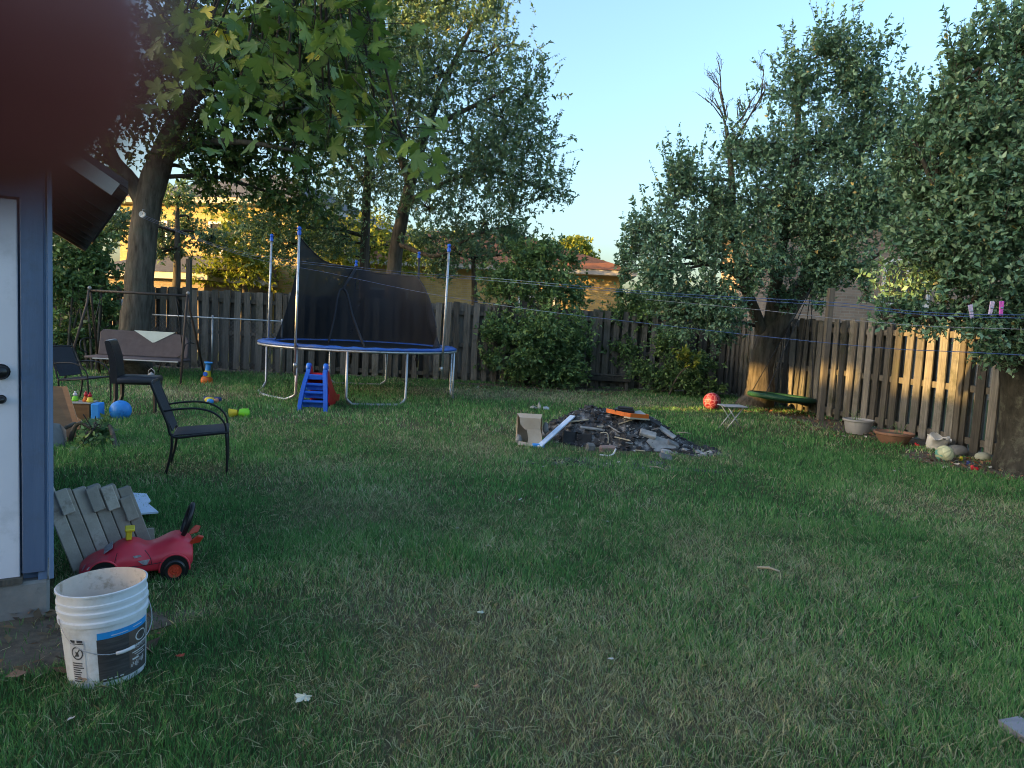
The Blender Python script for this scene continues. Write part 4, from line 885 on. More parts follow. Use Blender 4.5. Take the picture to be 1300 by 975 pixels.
# ------------------------------------------------------------------ chairs
pc = thing('dining_chair', 'black leather dining chair standing on the lawn by the blue ball', 'chair', ((G(133, 528) + G(202, 523)) / 2 + Vector((-.05, .22, 0))), R(18))
mb = MB(); mb.box((.02, 0, .43), (.50, .46, .10), bev=.025); mb.build('seat', M['leather'], pc, auto=50)
prof = [(-.20, .39), (-.205, .55), (-.225, .72), (-.262, .86), (-.285, .925), (-.30, .94), (-.335, .94), (-.35, .925), (-.335, .85), (-.30, .7), (-.285, .55), (-.28, .39)]
mb = MB(); mb.prism(prof, -.225, .225, Matrix(((1, 0, 0), (0, 0, 1), (0, 1, 0))))
mb.build('backrest', M['leather'], pc, auto=50)
mb = MB(); mb.bar((-.318, -.21, .943), (-.318, .21, .943), .045, .012, bev=.004); mb.build('top_edge', M['greypot'], pc)
for sx, sy in ((1, 1), (1, -1), (-1, 1), (-1, -1)):
    mb = MB(); x = .235 if sx > 0 else -.225
    mb.tube([(x, sy * .195, .40), (x, sy * .195, .2), (x + (0 if sx > 0 else -.06), sy * .195, -.01)], [.03, .026, .018], 4); mb.build('leg', M['darkwood'], pc)
mc = thing('patio_chair', 'black metal patio chair with loop arms, nearest chair to the shed', 'chair', (G(200, 603) + G(275, 602)) / 2 + Vector((.0, .22, 0)), R(21))
def patio(ch, arms=True):
    for s_ in (-1, 1):
        y = s_ * .235
        mb = MB(); mb.tube(spl([(.235, y, 0), (.235, y, .2), (.225, y, .36)], 4), .0115, 8)
        mb.build('leg', M['black'], ch, smooth=True)
        mb = MB(); mb.tube(spl([(-.25, y, 0), (-.205, y, .2), (-.2, y, .36)], 4), .0115, 8); mb.build('leg', M['black'], ch, smooth=True)
        mb = MB(); mb.tube(spl([(.228, y, .3), (.215, y, .44), (.13, y, .535), (0, y, .575), (-.16, y, .57), (-.275, y, .55)], 5), .009, 8); mb.build('armrest', M['black'], ch, smooth=True)
        mb = MB(); mb.tube(spl([(.235, y, .37), (.0, y, .345), (-.19, y, .335), (-.235, y, .45), (-.30, y, .62), (-.36, y, .775)], 5), .012, 8); mb.build('side_rail', M['black'], ch, smooth=True)
    mb = MB(); mb.tube([(-.36, -.235, .775), (-.365, 0, .785), (-.36, .235, .775)], .012, 8); mb.tube([(.235, -.235, .37), (.235, .235, .37)], .011, 8); mb.tube([(-.19, -.235, .335), (-.19, .235, .335)], .011, 8); mb.build('cross_rail', M['black'], ch, smooth=True)
    mb = MB(); 
    mb.bar((.235, 0, .375), (-.19, 0, .342), .44, .012, bev=.003); mb.build('seat', M['sling'], ch)
    mb = MB(); mb.bar((-.2, 0, .38), (-.235, 0, .46), .42, .012); mb.bar((-.235, 0, .458), (-.365, 0, .782), .43, .012); mb.build('backrest', M['sling'], ch)
patio(mc)
pc2 = thing('patio_chair', 'dark sling patio chair half hidden behind the shed edge', 'chair', G(92, 512) + Vector((.1, .1, 0)), R(-5))
patio(pc2)

# ------------------------------------------------------------------ porch swing
Y_ = 13.2; pL, pR = A(112, 374, Y_), A(240, 376, Y_ + .2); cx_ = (pL.x + pR.x) / 2; wd = (pR.x - pL.x); zt = 1.62
ps = thing('porch_swing', 'taupe porch swing seat hanging in a brown metal frame', 'swing seat', (cx_, Y_ + .1, 0), R(4))
hw = wd / 2
mb = MB(); mb.tube([(-hw, 0, zt), (hw, 0, zt)], .024, 10); mb.build('top_beam', M['rustmetal'], ps, smooth=True)
for s_ in (-1, 1):
    for f_ in (-1, 1):
        mb = MB(); mb.tube([(s_ * hw, f_ * .03, zt + .01), (s_ * hw, f_ * .08, zt - .22), (s_ * (hw + .12), f_ * .62, 0)], .022, 8); mb.build('leg', M['rustmetal'], ps, smooth=True)
    mb = MB(); mb.ball((s_ * hw, 0, zt + .05), .035, 10); mb.build('finial', M['greypot'], ps, smooth=True)
    mb = MB(); mb.tube([(s_ * (hw - .22), 0, zt - .02), (s_ * (hw - .06), -.1, .72)], .009, 6); mb.tube([(s_ * (hw - .22), 0, zt - .02), (s_ * (hw - .06), .28, .98)], .007, 6); mb.build('hanger', M['black'], ps, smooth=True)
    mb = MB(); mb.tube(spl([(s_ * (hw + .03), .24, .72), (s_ * (hw + .04), 0, .74), (s_ * (hw + .04), -.22, .7), (s_ * (hw + .02), -.26, .55), (s_ * hw * .9, -.22, .47)], 4), .011, 6); mb.build('armrest', M['black'], ps, smooth=True)
mb = MB(); mb.box((0, 0, .40), (wd * .98, .5, .05), bev=.018); mb.build('seat', M['swingfab'], ps, auto=50)
mb = MB(); mb.box((.06, -.262, .385), (wd * .86, .02, .022), bev=.004); mb.build('front_rail', M['fascia'], ps)
mb = MB(); bw = wd / 2 * .93
poly = [(-bw, 0), (bw, 0), (bw, .26)] + [(bw - .16 * (1 - math.cos(R(a))), .26 + .2 * math.sin(R(a))) for a in (20, 40, 60, 80, 90)] + [(-bw + .05, .5), (-bw, .44)]
mb.prism(poly, -.035, .035, Matrix.Rotation(R(78), 3, 'X')); o = mb.build('backrest', M['swingfab'], ps); o.location = (0, .2, .42)
bv = o.modifiers.new('b', 'BEVEL'); bv.width = .02; bv.segments = 2
mb = MB(); mb.prism([(-.02, .505), (.74, .50), (.38, .29), (.34, .285)], -.008, .006, Matrix.Rotation(R(78), 3, 'X')); o = mb.build('folded_cloth', M['creamcloth']); 
tag(o, 'pale triangular cloth draped over the porch swing backrest', 'cloth'); o.location = Vector((cx_, Y_ + .1, 0)) + Matrix.Rotation(R(4), 3, 'Z') @ Vector((-.18, .158, .42)); o.rotation_euler = (0, 0, R(4))
for sx in (-.5, .5):
    mb = MB(); mb.tube([(sx, -.18, .38), (sx - .08, -.1, .24), (sx - .12, -.05, .16)], .01, 6); mb.build('strut', M['black'], ps)

# ------------------------------------------------------------------ trampoline
TC = Vector((-2.80, 12.9, 0)); RT, ZT = 1.74, .9
tr = thing('trampoline', 'round trampoline with a blue rim and a sagging black net', 'trampoline', TC)
def ring(a, r_, z): return Vector((r_ * math.cos(R(a)), r_ * math.sin(R(a)), z))
mb = MB(); mb.tube([ring(a, RT, ZT - .045) for a in range(0, 360, 5)], .022, 8, closed=True); mb.build('frame', M['steel'], tr, smooth=True)
mb = MB(); n = 120; vs = []
for i in range(n):
    a = 360 * i / n; w_ = .006 * math.sin(i * 1.7) + .008 * rnd.random()
    for r_, z in ((RT + .012, ZT - .02), (RT + .022, ZT - .002 + w_ * .5), (RT - .05, ZT + .02 + w_), (RT - .27, ZT + .008 + w_ * .5), (RT - .28, ZT - .005)): vs.append(ring(a, r_, z))
mb.add(vs, [(i * 5 + k, ((i + 1) % n) * 5 + k, ((i + 1) % n) * 5 + k + 1, i * 5 + k + 1) for i in range(n) for k in range(4)], .5); mb.build('rim_pad', M['tblue'], tr, smooth=True)
mb = MB(); mb.lathe([(.001, ZT - .03), (1.0, ZT - .02), (RT - .29, ZT - .004)], 48); mb.build('jumping_mat', M['black'], tr)
for a0, a1 in ((-112, -184), (-84, -52), (22, -6), (122, 84)):
    mb = MB()
    P = [ring(a0, RT, ZT - .05), ring(a0, RT, .12)]; 
    P += [ring(a0 + (a1 - a0) * (.03 + .94 * t), RT - .02 * math.sin(math.pi * t), .012 + (.06 if t in (0, 1) else 0)) for t in (0, .08, .3, .5, .7, .92, 1)]
    P += [ring(a1, RT, .12), ring(a1, RT, ZT - .05)]
    mb.tube(P, .022, 10); mb.build('leg', M['steel'], tr, smooth=True)
TOPS = {}
for a, z, lean, dark in ((172, 2.74, (.03, 0), 0), (-112, 2.68, (.02, 0), 0), (-27, 2.62, (.03, 0), 0), (62, 2.68, (-.05, 0), 1), (108, 2.45, (.05, 0), 1)):
    b0 = ring(a, RT + .045, .42); t0 = ring(a, RT + .045, z) + Vector((*lean, 0)); TOPS[a] = t0
    mb = MB(); mb.tube([b0, t0], .02, 10); mb.tube([ring(a, RT + .03, .55), ring(a, RT + .03, .62)], .035, 8); po = mb.build('net_pole', M['sling'] if dark else M['steel'], tr, smooth=True)
    mb = MB(); mb.lathe([(.03, -.05), (.034, .0), (.02, .012), (.026, .03), (.034, .05), (.026, .075), (.001, .085)], 12, t0); mb.build('cap', M['plblue'], po, smooth=True)
def loc(px, py, Y): return A(px, py, Y) - TC
topc = spl([TOPS[-112] + Vector((.02, .02, -.1)), loc(400, 322, 12.9), loc(418, 334, 13.8), TOPS[108] + Vector((.03, -.04, -.08)), loc(480, 347, 14.6), loc(512, 350, 14.45), loc(530, 353, 14.2), loc(543, 374, 13.7), loc(552, 405, 13.3), ring(-8, RT - .28, ZT + .03)], 6)
mb = MB(); K = len(topc); ROWS = 14; vs = []
for i, t_ in enumerate(topc):
    f = i / (K - 1); a = 196 - 206 * min(1, f ** .85); b0 = ring(a, RT - .27, ZT + .02)
    for j in range(ROWS + 1):
        u_ = j / ROWS; p = b0.lerp(t_, u_); c_ = Vector((0, 0, p.z)); out = .10 * math.sin(math.pi * u_)
        p = p + (c_ - p) * out * (.5 + .3 * math.sin(i * .6)) + Vector((math.sin(i * 1.9) * .012, math.cos(i * 1.3) * .012, 0)) * (1 - u_ * .5); vs.append(p)
mb.add(vs, [(i * (ROWS + 1) + j, (i + 1) * (ROWS + 1) + j, (i + 1) * (ROWS + 1) + j + 1, i * (ROWS + 1) + j + 1) for i in range(K - 1) for j in range(ROWS)], .5)
nt_ = mb.build('safety_net', M['net'], tr, smooth=True)
mb = MB(); mb.tube(topc[:-4], .012, 5); pk = loc(436, 366, 13.9)
mb.tube(spl([pk, loc(430, 372, 13.8), loc(424, 405, 13.4), loc(417, 436, 13.1)], 4), .022, 5); mb.tube(spl([pk, loc(441, 374, 13.8), loc(448, 402, 13.2), loc(464, 444, 12.6)], 4), .026, 5); mb.tube([TOPS[108] + Vector((.02, -.03, -.05)), pk], .03, 6)
mb.build('net_binding', M['sling'], nt_, smooth=True)
mb = MB()
for k in range(16):
    a = 360 * k / 16 + 8; mb.tube([ring(a, RT - .26, ZT + .015), ring(a, RT + .01, ZT - .08)], .005, 4)
mb.build('pad_tie', M['black'], tr)

# ------------------------------------------------------------------ slide
fL, fR = G(380, 522), G(413, 523); c = (fL + fR) / 2; dirv = (G(433, 508) + Vector((-.12, .0, 0)) - c); ang = math.atan2(dirv.y, dirv.x) - R(90)
sl = thing('toy_slide', 'small blue and red plastic slide standing before the trampoline', 'slide', c, ang)
for s_ in (-1, 1):
    mb = MB(); pth = spl([(s_ * .19, 0, 0), (s_ * .175, .05, .2), (s_ * .15, .12, .4), (s_ * .125, .2, .54), (s_ * .125, .24, .62)], 4)
    for i in range(len(pth) - 1): mb.bar(pth[i], pth[i + 1] + (pth[i + 1] - pth[i]) * .06, .055, .075, upv=(0, 1, 0), r=.5)
    mb.lathe([(.001, -.03), (.058, -.03), (.066, -.02), (.066, .02), (.058, .03), (.001, .03)], 20, (s_ * .125, .25, .625), M_=Matrix.Rotation(R(90), 3, 'Y'), r=.5)
    mb.build('side_rail', M['plblue'], sl, auto=50)
for z, y, w_ in ((.14, .035, .33), (.27, .08, .31), (.385, .12, .28), (.49, .17, .25)):
    mb = MB(); mb.box((0, y + .03, z), (w_, .1, .035 if z < .45 else .075), bev=.008)
    mb.box((0, y + .075, z - .05), (w_, .015, .08)) if z < .45 else None
    mb.build('step', M['plblue'], sl)
cur = spl([(0, .2, .535), (0, .34, .525), (0, .55, .37), (0, .85, .17), (0, 1.1, .07), (0, 1.28, .06)], 5)
mb = MB()
for i in range(len(cur) - 1): mb.bar(cur[i], cur[i + 1], .24, .02, r=.5)
for s_ in (-1, 1):
    for i in range(len(cur) - 1):
        a, b = cur[i], cur[i + 1]; x = s_ * .13; lo = lambda p: max(.01, p.z - .35 if p.y > .45 else p.z - .18)
        vs = [(x + dx, p.y, z) for p in (a, b) for z in (lo(p), p.z + .07) for dx in (-.012, .012)]
        mb.add(vs, [(0, 2, 6, 4), (1, 5, 7, 3), (2, 3, 7, 6), (0, 4, 5, 1)] + ([(0, 1, 3, 2)] if i == 0 else []) + ([(4, 6, 7, 5)] if i == len(cur) - 2 else []), .5)
mb.build('chute', M['plred'], sl)
for s_ in (-1, 1):
    mb = MB(); mb.prism([(.17, .5), (.34, .52), (.3, .64), (.25, .67), (.2, .6)], -.012, .012, Matrix(((0, 0, 1), (1, 0, 0), (0, 1, 0)))); o = mb.build('side_guard', M['plred'], sl); o.location = (s_ * .1, .03, -.02)

# ------------------------------------------------------------------ small lawn toys
p = G(262, 487); o = thing('bubble_toy', 'blue, yellow and orange tower toy standing by the porch swing', 'toy', p, rot=(0, R(5), 0))
for nm, prof, mt in (('base', [(.001, 0), (.09, 0), (.105, .03), (.105, .09), (.085, .125), (.05, .135), (.001, .136)], 'plora'), ('middle', [(.05, .13), (.07, .14), (.062, .2), (.05, .25), (.001, .252)], 'plyel'), ('tube', [(.045, .245), (.045, .36), (.075, .385), (.082, .4), (.075, .41), (.05, .4), (.001, .38)], 'plsky')):
    mb = MB(); mb.lathe(prof, 18); mb.build(nm, M[mt], o, auto=40)
mb = MB(); mb.lathe([(.001, .012), (.035, .012), (.045, 0)], 14, (-.01, -.068, .185), M_=Matrix.Rotation(R(90), 3, 'X')); mb.build('button', M['plblue'], o)
p = G(266, 512); o = thing('bath_toy', 'navy and yellow toy lying on the lawn beyond the patio chair', 'toy', p, R(-15))
mb = MB(); mb.ball((0, 0, .05), .07, 14, (1.2, .8, .72)); mb.build('body', M['plyel'], o, smooth=True); mb = MB(); mb.box((-.07, .06, .05), (.14, .1, .09), bev=.025); mb.box((.08, .08, .06), (.14, .05, .07), bev=.02); mb.build('cover', plain('navy plastic', (.02, .035, .14), .5), o, auto=50)
mb = MB(); mb.lathe([(.045, 0), (.042, .06), (.001, .065)], 14, (.06, -.05, .03), M_=Matrix.Rotation(R(75), 3, 'X') @ Matrix.Rotation(R(20), 3, 'Y')); mb.build('nose', M['plsky'], o, smooth=True); mb = MB(); mb.ball((.12, 0, .05), .035, 10); mb.build('knob', plain('peach plastic', (.6, .25, .15)), o, smooth=True)
p = G(302, 529); o = thing('sand_scoop', 'yellow and lime green toy scoop lying on its side', 'toy', p, R(8))
mb = MB(); Mx = Matrix.Rotation(R(-100), 3, 'Y'); mb.lathe([(.035, 0), (.05, .05), (.066, .1), (.07, .105), (.06, .1), (.042, .05), (.001, .01)], 20, (0, 0, .058), M_=Mx); mb.build('cup', M['plyel'], o, smooth=True)
mb = MB(); mb.lathe([(.001, 0), (.05, 0), (.056, .08), (.05, .13), (.001, .14)], 14, (.015, .01, .055), M_=Matrix.Rotation(R(96), 3, 'Y')); mb.box((.09, .03, .1), (.09, .02, .02), bev=.006); mb.build('handle', M['plgrn'], o, auto=50)
p = G(180, 487); mb = MB(); mb.lathe([(.001, 0), (.1, 0), (.14, .03), (.15, .06), (.13, .05), (.09, .02), (.001, .015)], 20); o = mb.build('plastic_dish', M['plora'], smooth=True); tag(o, 'shallow orange plastic dish on the grass under the porch swing', 'dish', loc=p)
p = G(192, 489); o = thing('glass_lantern', 'small pale garden lantern on the grass beside the porch swing', 'lantern', p)
mb = MB(); mb.lathe([(.05, 0), (.06, .02), (.02, .04), (.02, .08), (.06, .1), (.07, .16), (.05, .2), (.02, .22), (.001, .24)], 12); mb.build('body', M['greypot'], o, smooth=True); mb = MB(); mb.tube([(.06, 0, .16), (.05, 0, .26), (0, 0, .3), (-.05, 0, .26), (-.06, 0, .16)], .005, 5); mb.build('handle', M['chrome'], o, smooth=True)

# ------------------------------------------------------------------ burnt heap
hp = thing('ash_heap', 'heap of black ash and charred scraps on the lawn', 'ash heap', HEAP)
HRX, HRY = .93, .66
def hz(x, y):
    q = math.sqrt((x / HRX) ** 2 + (y / HRY) ** 2); a = math.atan2(y / HRY, x / HRX)
    q *= 1 + .1 * math.sin(3 * a + 1) + .07 * math.sin(5 * a)
    s = max(0, 1 - q); k = 1 - (1 - min(1, s * 1.55)) ** 1.7
    nz = float(vn(x + 9, y + 4, 7)) * .5 + float(vn(x + 2, y + 8, 17)) * .3 + float(vn(x, y, 38)) * .2
    h_ = .36 * k * (1 - .30 * (x / HRX) - .10 * (x / HRX) ** 2 * (x > 0)); return h_ + (nz - .5) * .16 * min(1, s * 5) - .012
NX, NY = 110, 84; vs = []
for j in range(NY + 1):
    for i in range(NX + 1):
        x, y = (i / NX * 2 - 1) * 1.1, (j / NY * 2 - 1) * .85; vs.append((x + (rnd.random() - .5) * .012, y + (rnd.random() - .5) * .012, hz(x, y)))
mb = MB(); mb.add(vs, [(j * (NX + 1) + i, j * (NX + 1) + i + 1, (j + 1) * (NX + 1) + i + 1, (j + 1) * (NX + 1) + i) for j in range(NY) for i in range(NX) if max(vs[j * (NX + 1) + i][2], vs[(j + 1) * (NX + 1) + i + 1][2]) > -.011], .5)
mb.build('ash', M['ash'], hp, auto=25)
def hcrumbs(n, mat, s0, s1, name, flat=.5, xr=(-1, 1.05)):
    mb = MB()
    for _ in range(n):
        a = rnd.random() * 6.28; q = math.sqrt(rnd.random()) * 1.05; x, y = q * HRX * math.cos(a), q * HRY * math.sin(a)
        if not xr[0] < x < xr[1]: continue
        s = rnd.uniform(s0, s1); e = Euler((rnd.uniform(-.6, .6), rnd.uniform(-.6, .6), rnd.random() * 6)).to_matrix()
        mb.box((x, y, max(0, hz(x, y)) + s * .12), (s, s * rnd.uniform(.3, .9), s * rnd.uniform(.1, flat)), e, tap=rnd.uniform(.5, 1))
    o = mb.build(name, mat, hp); o['kind'] = 'stuff'; return o
hcrumbs(800, M['char'], .012, .085, 'charred_crumbs'); hcrumbs(520, M['ashgrey'], .01, .05, 'grey_crumbs', .3); hcrumbs(260, M['fascia'], .008, .03, 'pale_crumbs', .3)
def scatter(mb, c, rx, ry, n, s0, s1, rz=0):
    for _ in range(n):
        a = rnd.random() * 6.28; q = math.sqrt(rnd.random()); x, y = q * rx * math.cos(a), q * ry * math.sin(a); s = rnd.uniform(s0, s1)
        mb.box((c[0] + x, c[1] + y, s * .14), (s, s * rnd.uniform(.3, .9), s * rnd.uniform(.1, .4)), Euler((rnd.uniform(-.4, .4), rnd.uniform(-.4, .4), rnd.random() * 6)).to_matrix())
mb = MB(); scatter(mb, G(878, 572), .34, .34, 110, .02, .11); scatter(mb, G(740, 590), .5, .12, 60, .015, .06); o = mb.build('ash_scatter', M['char']); o['kind'] = 'stuff'; o['label'] = 'charred scraps strewn on the grass around the ash heap'
mb = MB(); scatter(mb, G(870, 574), .4, .3, 40, .02, .1); scatter(mb, G(770, 592), .55, .1, 50, .012, .05); o = mb.build('ash_scatter', M['ashgrey']); o['kind'] = 'stuff'; o['label'] = 'grey ash flakes strewn around the ash heap'
patch('ash_patch', G(872, 572), .42, .4, M['ash'], .007, jag=.5); patch('ash_patch', G(775, 590), .95, .28, M['ash'], .007, jag=.5)
def onheap(px, py, dz=0):                       # pixel -> first point on the heap surface
    d = ray(px, py); 
    for k in range(600):
        t = 6.5 + k * .006; p = Vector((0, 0, H)) + d * t
        if p.z <= max(0, hz(p.x - HEAP.x, p.y - HEAP.y) + dz): return p
    return p
def scrap(name, lab, cat, px, py, dims, rot, mat, group=None, shape=None, dz=.0):
    p = onheap(px, py); mb = MB()
    if shape: mb.prism(shape, -dims / 2, dims / 2)
    else: mb.box((0, 0, 0), dims, bev=min(dims) * .18)
    o = mb.build(name, mat); tag(o, lab, cat, group, loc=p + Vector((0, -.01, dz))); o.rotation_euler = tuple(R(a) for a in rot); return o
scrap('brick', 'sooty pinkish brick at the front foot of the ash heap', 'brick', 771, 573, (.19, .09, .1), (5, -4, 4), M['oldbrick'], dz=.02)
scrap('brick', 'rounded grey block left of the pinkish brick', 'brick', 749, 571, (.1, .09, .12), (8, 5, 10), M['rock'], dz=.02)
scrap('ash_board', 'large pale grey sheet with a torn lower edge on the heap', 'board', 838, 570, .012, (52, 8, 8), M['ashgrey'], shape=[(-.18, .02), (-.1, -.07), (-.04, -.16), (0, -.05), (.07, -.03), (.2, -.02), (.17, .08), (.05, .1), (-.1, .12)], dz=.05)
scrap('ash_board', 'grey slab lying across the right shoulder of the heap', 'board', 822, 556, (.2, .1, .05), (30, 12, -8), M['ashgrey'], dz=.05)
scrap('ash_board', 'long grey board sloping down the right end of the heap', 'board', 845, 553, (.26, .08, .025), (20, 28, -30), M['ashgrey'], dz=.05)
scrap('ash_board', 'thin dark board overhanging the top right of the heap', 'board', 824, 538, (.32, .08, .02), (10, 26, -20), M['char'], dz=.06)
scrap('ash_board', 'short grey block propped at the low right end of the heap', 'board', 853, 567, (.16, .1, .07), (20, 24, 15), M['ashgrey'], dz=.03)
scrap('ash_board', 'dark curled sheet at the bottom right of the heap', 'board', 845, 583, (.15, .1, .04), (30, 15, 10), M['rock'], dz=.02)
scrap('ash_board', 'pale splintered lath near the top left of the heap', 'board', 735, 537, (.24, .03, .015), (5, -8, 10), M['straw'], dz=.03)
scrap('ash_board', 'grey strip lying level on the heap front', 'board', 752, 548, (.3, .05, .02), (14, 3, 4), M['ashgrey'], dz=.04)
scrap('ash_board', 'upright charred plank in the dark front face of the heap', 'board', 722, 560, (.16, .03, .18), (-14, 4, 10), M['char'], dz=.03)
scrap('ash_board', 'broad charred plank beside the upright one on the heap front', 'board', 742, 561, (.17, .03, .15), (-12, -5, -6), M['char'], dz=.02)
for i, (px, py, L_, rz_) in enumerate(((790, 560, .2, -25), (800, 566, .14, 30), (812, 575, .12, -10), (780, 548, .2, -35), (765, 545, .16, 20), (830, 548, .15, -50), (795, 538, .22, -15))):
    scrap('burnt_stick', 'thin burnt stick jutting from the ash heap', 'stick', px, py, (L_, .018, .014), (rnd.uniform(-20, 20), rnd.uniform(-25, 25), rz_), M['ashgrey'] if i % 2 else M['straw'], group='burnt sticks in the heap', dz=.03)
p = onheap(768, 560); mb = MB(); mb.tube(spl([(-.06, 0, .1), (.02, -.02, .1), (.035, -.03, 0), (.03, -.04, -.09)], 5), .006, 6); o = mb.build('bent_wire', M['straw'], smooth=True); tag(o, 'pale bent wire hooked over the pinkish brick', 'wire', loc=p)
p = G(772, 580); mb = MB(); mb.tube(spl([(-.1, .0, .02), (-.02, -.02, .015), (.05, .0, .03), (.085, .03, .09)], 5), [.01] * 16, 6); o = mb.build('bent_pipe', M['white'], smooth=True); tag(o, 'curved white pipe piece on the ground before the brick', 'pipe', loc=p)
# tray and black case on top
tp = onheap(795, 527); tp.z = max(tp.z, .35)
o = thing('orange_tray', 'broken orange plastic sheet lying on top of the ash heap', 'tray', tp, rot=(R(-3), R(4), R(-12)))
mb = MB(); poly = [(-.25, .05), (-.02, -.16), (.06, -.2), (.27, .0), (.22, .16), (-.1, .16)]; mb.prism(poly, 0, .008)
for i in (0, 1, 2, 3): 
    a, b = poly[i], poly[(i + 1) % 6]; mb.bar((*a, .02), (*b, .018), .012, .05)
mb.build('sheet', M['plora'], o); mb = MB(); mb.prism([(-.02, -.17), (.06, -.215), (.29, -.005), (.27, .02)], -.022, -.004); mb.build('pale_underside', M['straw'], o)
o = thing('black_case', 'flat black case on the orange sheet atop the heap', 'case', tp + Vector((-.02, .03, .035)), R(-6)); mb = MB(); mb.box((0, 0, .02), (.24, .16, .04), bev=.008); mb.build('base', M['plblk'], o, auto=40); mb = MB(); mb.box((.01, .02, .052), (.19, .12, .02), bev=.006); mb.build('lid', M['char'], o)
mb = MB(); mb.box((0, 0, 0), (.12, .14, .01), bev=.002); o = mb.build('white_card', M['paper']); tag(o, 'white card beside the black case on the orange sheet', 'card', loc=tp + Vector((.16, .02, .03)), rz=R(20)); o.rotation_euler = (R(14), R(-6), R(20))
# white plank
a = G(684, 569); b = onheap(727, 531); b.z += .03; mb = MB(); mb.bar((0, 0, .02), b - a, .075, .018, bev=.003); o = mb.build('white_plank', M['boardw']); tag(o, 'long white plank propped against the ash heap beside the cardboard box', 'plank', loc=a)
mb = MB(); mb.box((0, 0, .02), (.14, .07, .05), bev=.01); o = mb.build('blue_block', M['plsky']); tag(o, 'small blue plastic piece at the foot of the white plank', 'plastic scrap', loc=G(683, 568), rz=R(10))
# cardboard box
cb = G(672, 566) + Vector((0, .08, 0)); o = thing('cardboard_box', 'torn open cardboard box beside the ash heap', 'box', cb, R(6))
def sheet(mb, q, th=.006):
    q = [Vector(v) for v in q]; n = (q[1] - q[0]).cross(q[-1] - q[0]).normalized() * th; k = len(q)
    mb.add(q + [v + n for v in q], [tuple(range(k - 1, -1, -1)), tuple(range(k, 2 * k))] + [(i, (i + 1) % k, k + (i + 1) % k, k + i) for i in range(k)], .6)
mb = MB(); sheet(mb, [(-.15, .16, .0), (.13, .16, .0), (.13, .13, .2), (.15, .09, .36), (-.155, .09, .365), (-.15, .13, .2)]); mb.build('back_panel', M['card'], o)
mb = MB(); sheet(mb, [(-.13, -.03, .33), (-.15, .085, .365), (.15, .085, .36), (.12, -.04, .325), (.115, -.06, .2), (-.06, -.06, .19), (-.12, -.05, .25)]); mb.build('top_flap', M['card'], o)
mb = MB(); sheet(mb, [(-.05, -.075, .195), (.115, -.072, .2), (.13, -.11, .12), (.125, -.15, .02), (-.045, -.15, .015), (-.03, -.12, .1)]); mb.build('front_flap', M['card'], o)
mb = MB(); sheet(mb, [(-.16, -.19, .03), (-.14, -.11, .06), (.12, -.14, .022), (.1, -.21, .012)]); mb.build('floor_flap', M['card'], o)
for s_ in (-1, 1):
    mb = MB(); sheet(mb, [(s_ * .14, .155, 0), (s_ * .15, .02, 0), (s_ * .15, .0, .2), (s_ * .15, .085, .35)]); mb.build('side_panel', M['card'], o)
mb = MB(); mb.ball((0, 0, 0), .045, 12, (1, .9, 1.3), jit=.35); q = mb.build('plastic_wrapping', M['ashgrey'], auto=20); tag(q, 'crumpled pale plastic wrapping left of the box flap', 'wrapping', loc=cb + Vector((-.13, -.02, .06)))
mb = MB(); mb.ball((0, 0, 0), .045, 12, (.8, .9, 1.5), jit=.35); q = mb.build('plastic_wrapping', M['ashgrey'], auto=20); tag(q, 'crumpled pale plastic wrapping right of the box', 'wrapping', loc=cb + Vector((.19, .08, .2)))
p = G(683, 520)
for i, (dx, dz, lab) in enumerate(((-.08, 0, 'crumpled white and green litter on the dry patch, left piece'), (.02, .02, 'upright white litter piece on the dry patch beyond the box'), (.14, 0, 'flat white litter with green edge on the dry patch, right piece'))):
    mb = MB(); mb.ball((0, 0, .03), .05, 8, (1.3, 1, .6) if i != 1 else (.5, .5, 1.6), jit=.7); q = mb.build('litter', M['paper'] if i != 2 else M['boardw'], auto=20); tag(q, lab, 'litter', 'litter beyond the box', loc=p + Vector((dx, 0, dz)))

# ------------------------------------------------------------------ right side things
p = G(930, 547); o = thing('folding_table', 'small folding table with crossed metal legs by the apple tree', 'table', p + Vector((0, .1, 0)), R(8))
mb = MB(); mb.box((0, 0, .365), (.36, .3, .018), bev=.006); mb.build('table_top', M['greypot'], o)
for s_ in (-1, 1):
    for f_ in (-1, 1):
        mb = MB(); mb.tube([(f_ * .14, s_ * .12, 0), (-f_ * .12, s_ * .12, .355)], .009, 6); mb.build('leg', M['steel'], o, smooth=True)
sp = A(992, 504, 13.3); o = thing('saucer_swing', 'round green saucer swing hanging under the apple tree', 'swing', (sp.x, sp.y, 0), R(0))
mb = MB(); sz = sp.z
Mt = Matrix.Rotation(R(3.5), 3, 'Y') @ Matrix.Rotation(R(-1), 3, 'X')
pts = [Mt @ Vector((.57 * math.cos(R(a)), .57 * math.sin(R(a)), 0)) + Vector((0, 0, sz)) for a in range(0, 360, 8)]
mb.tube(pts, .048, 10, closed=True); mb.build('rim', M['swinggreen'], o, smooth=True)
mb = MB(); mb.lathe([(.001, -.11), (.3, -.08), (.54, -.015)], 32, (0, 0, sz), M_=Mt); mb.build('seat', M['swinggreen'], o, smooth=True)
hook = A(1030, 365, 13.4) - Vector((sp.x, sp.y, 0))
for a in (40, 140, 220, 320):
    mb = MB(); mb.tube([Mt @ Vector((.57 * math.cos(R(a)), .57 * math.sin(R(a)), .03)) + Vector((0, 0, sz)), hook + Vector((0, 0, 0))], .009, 5); mb.build('rope', M['black'], o)
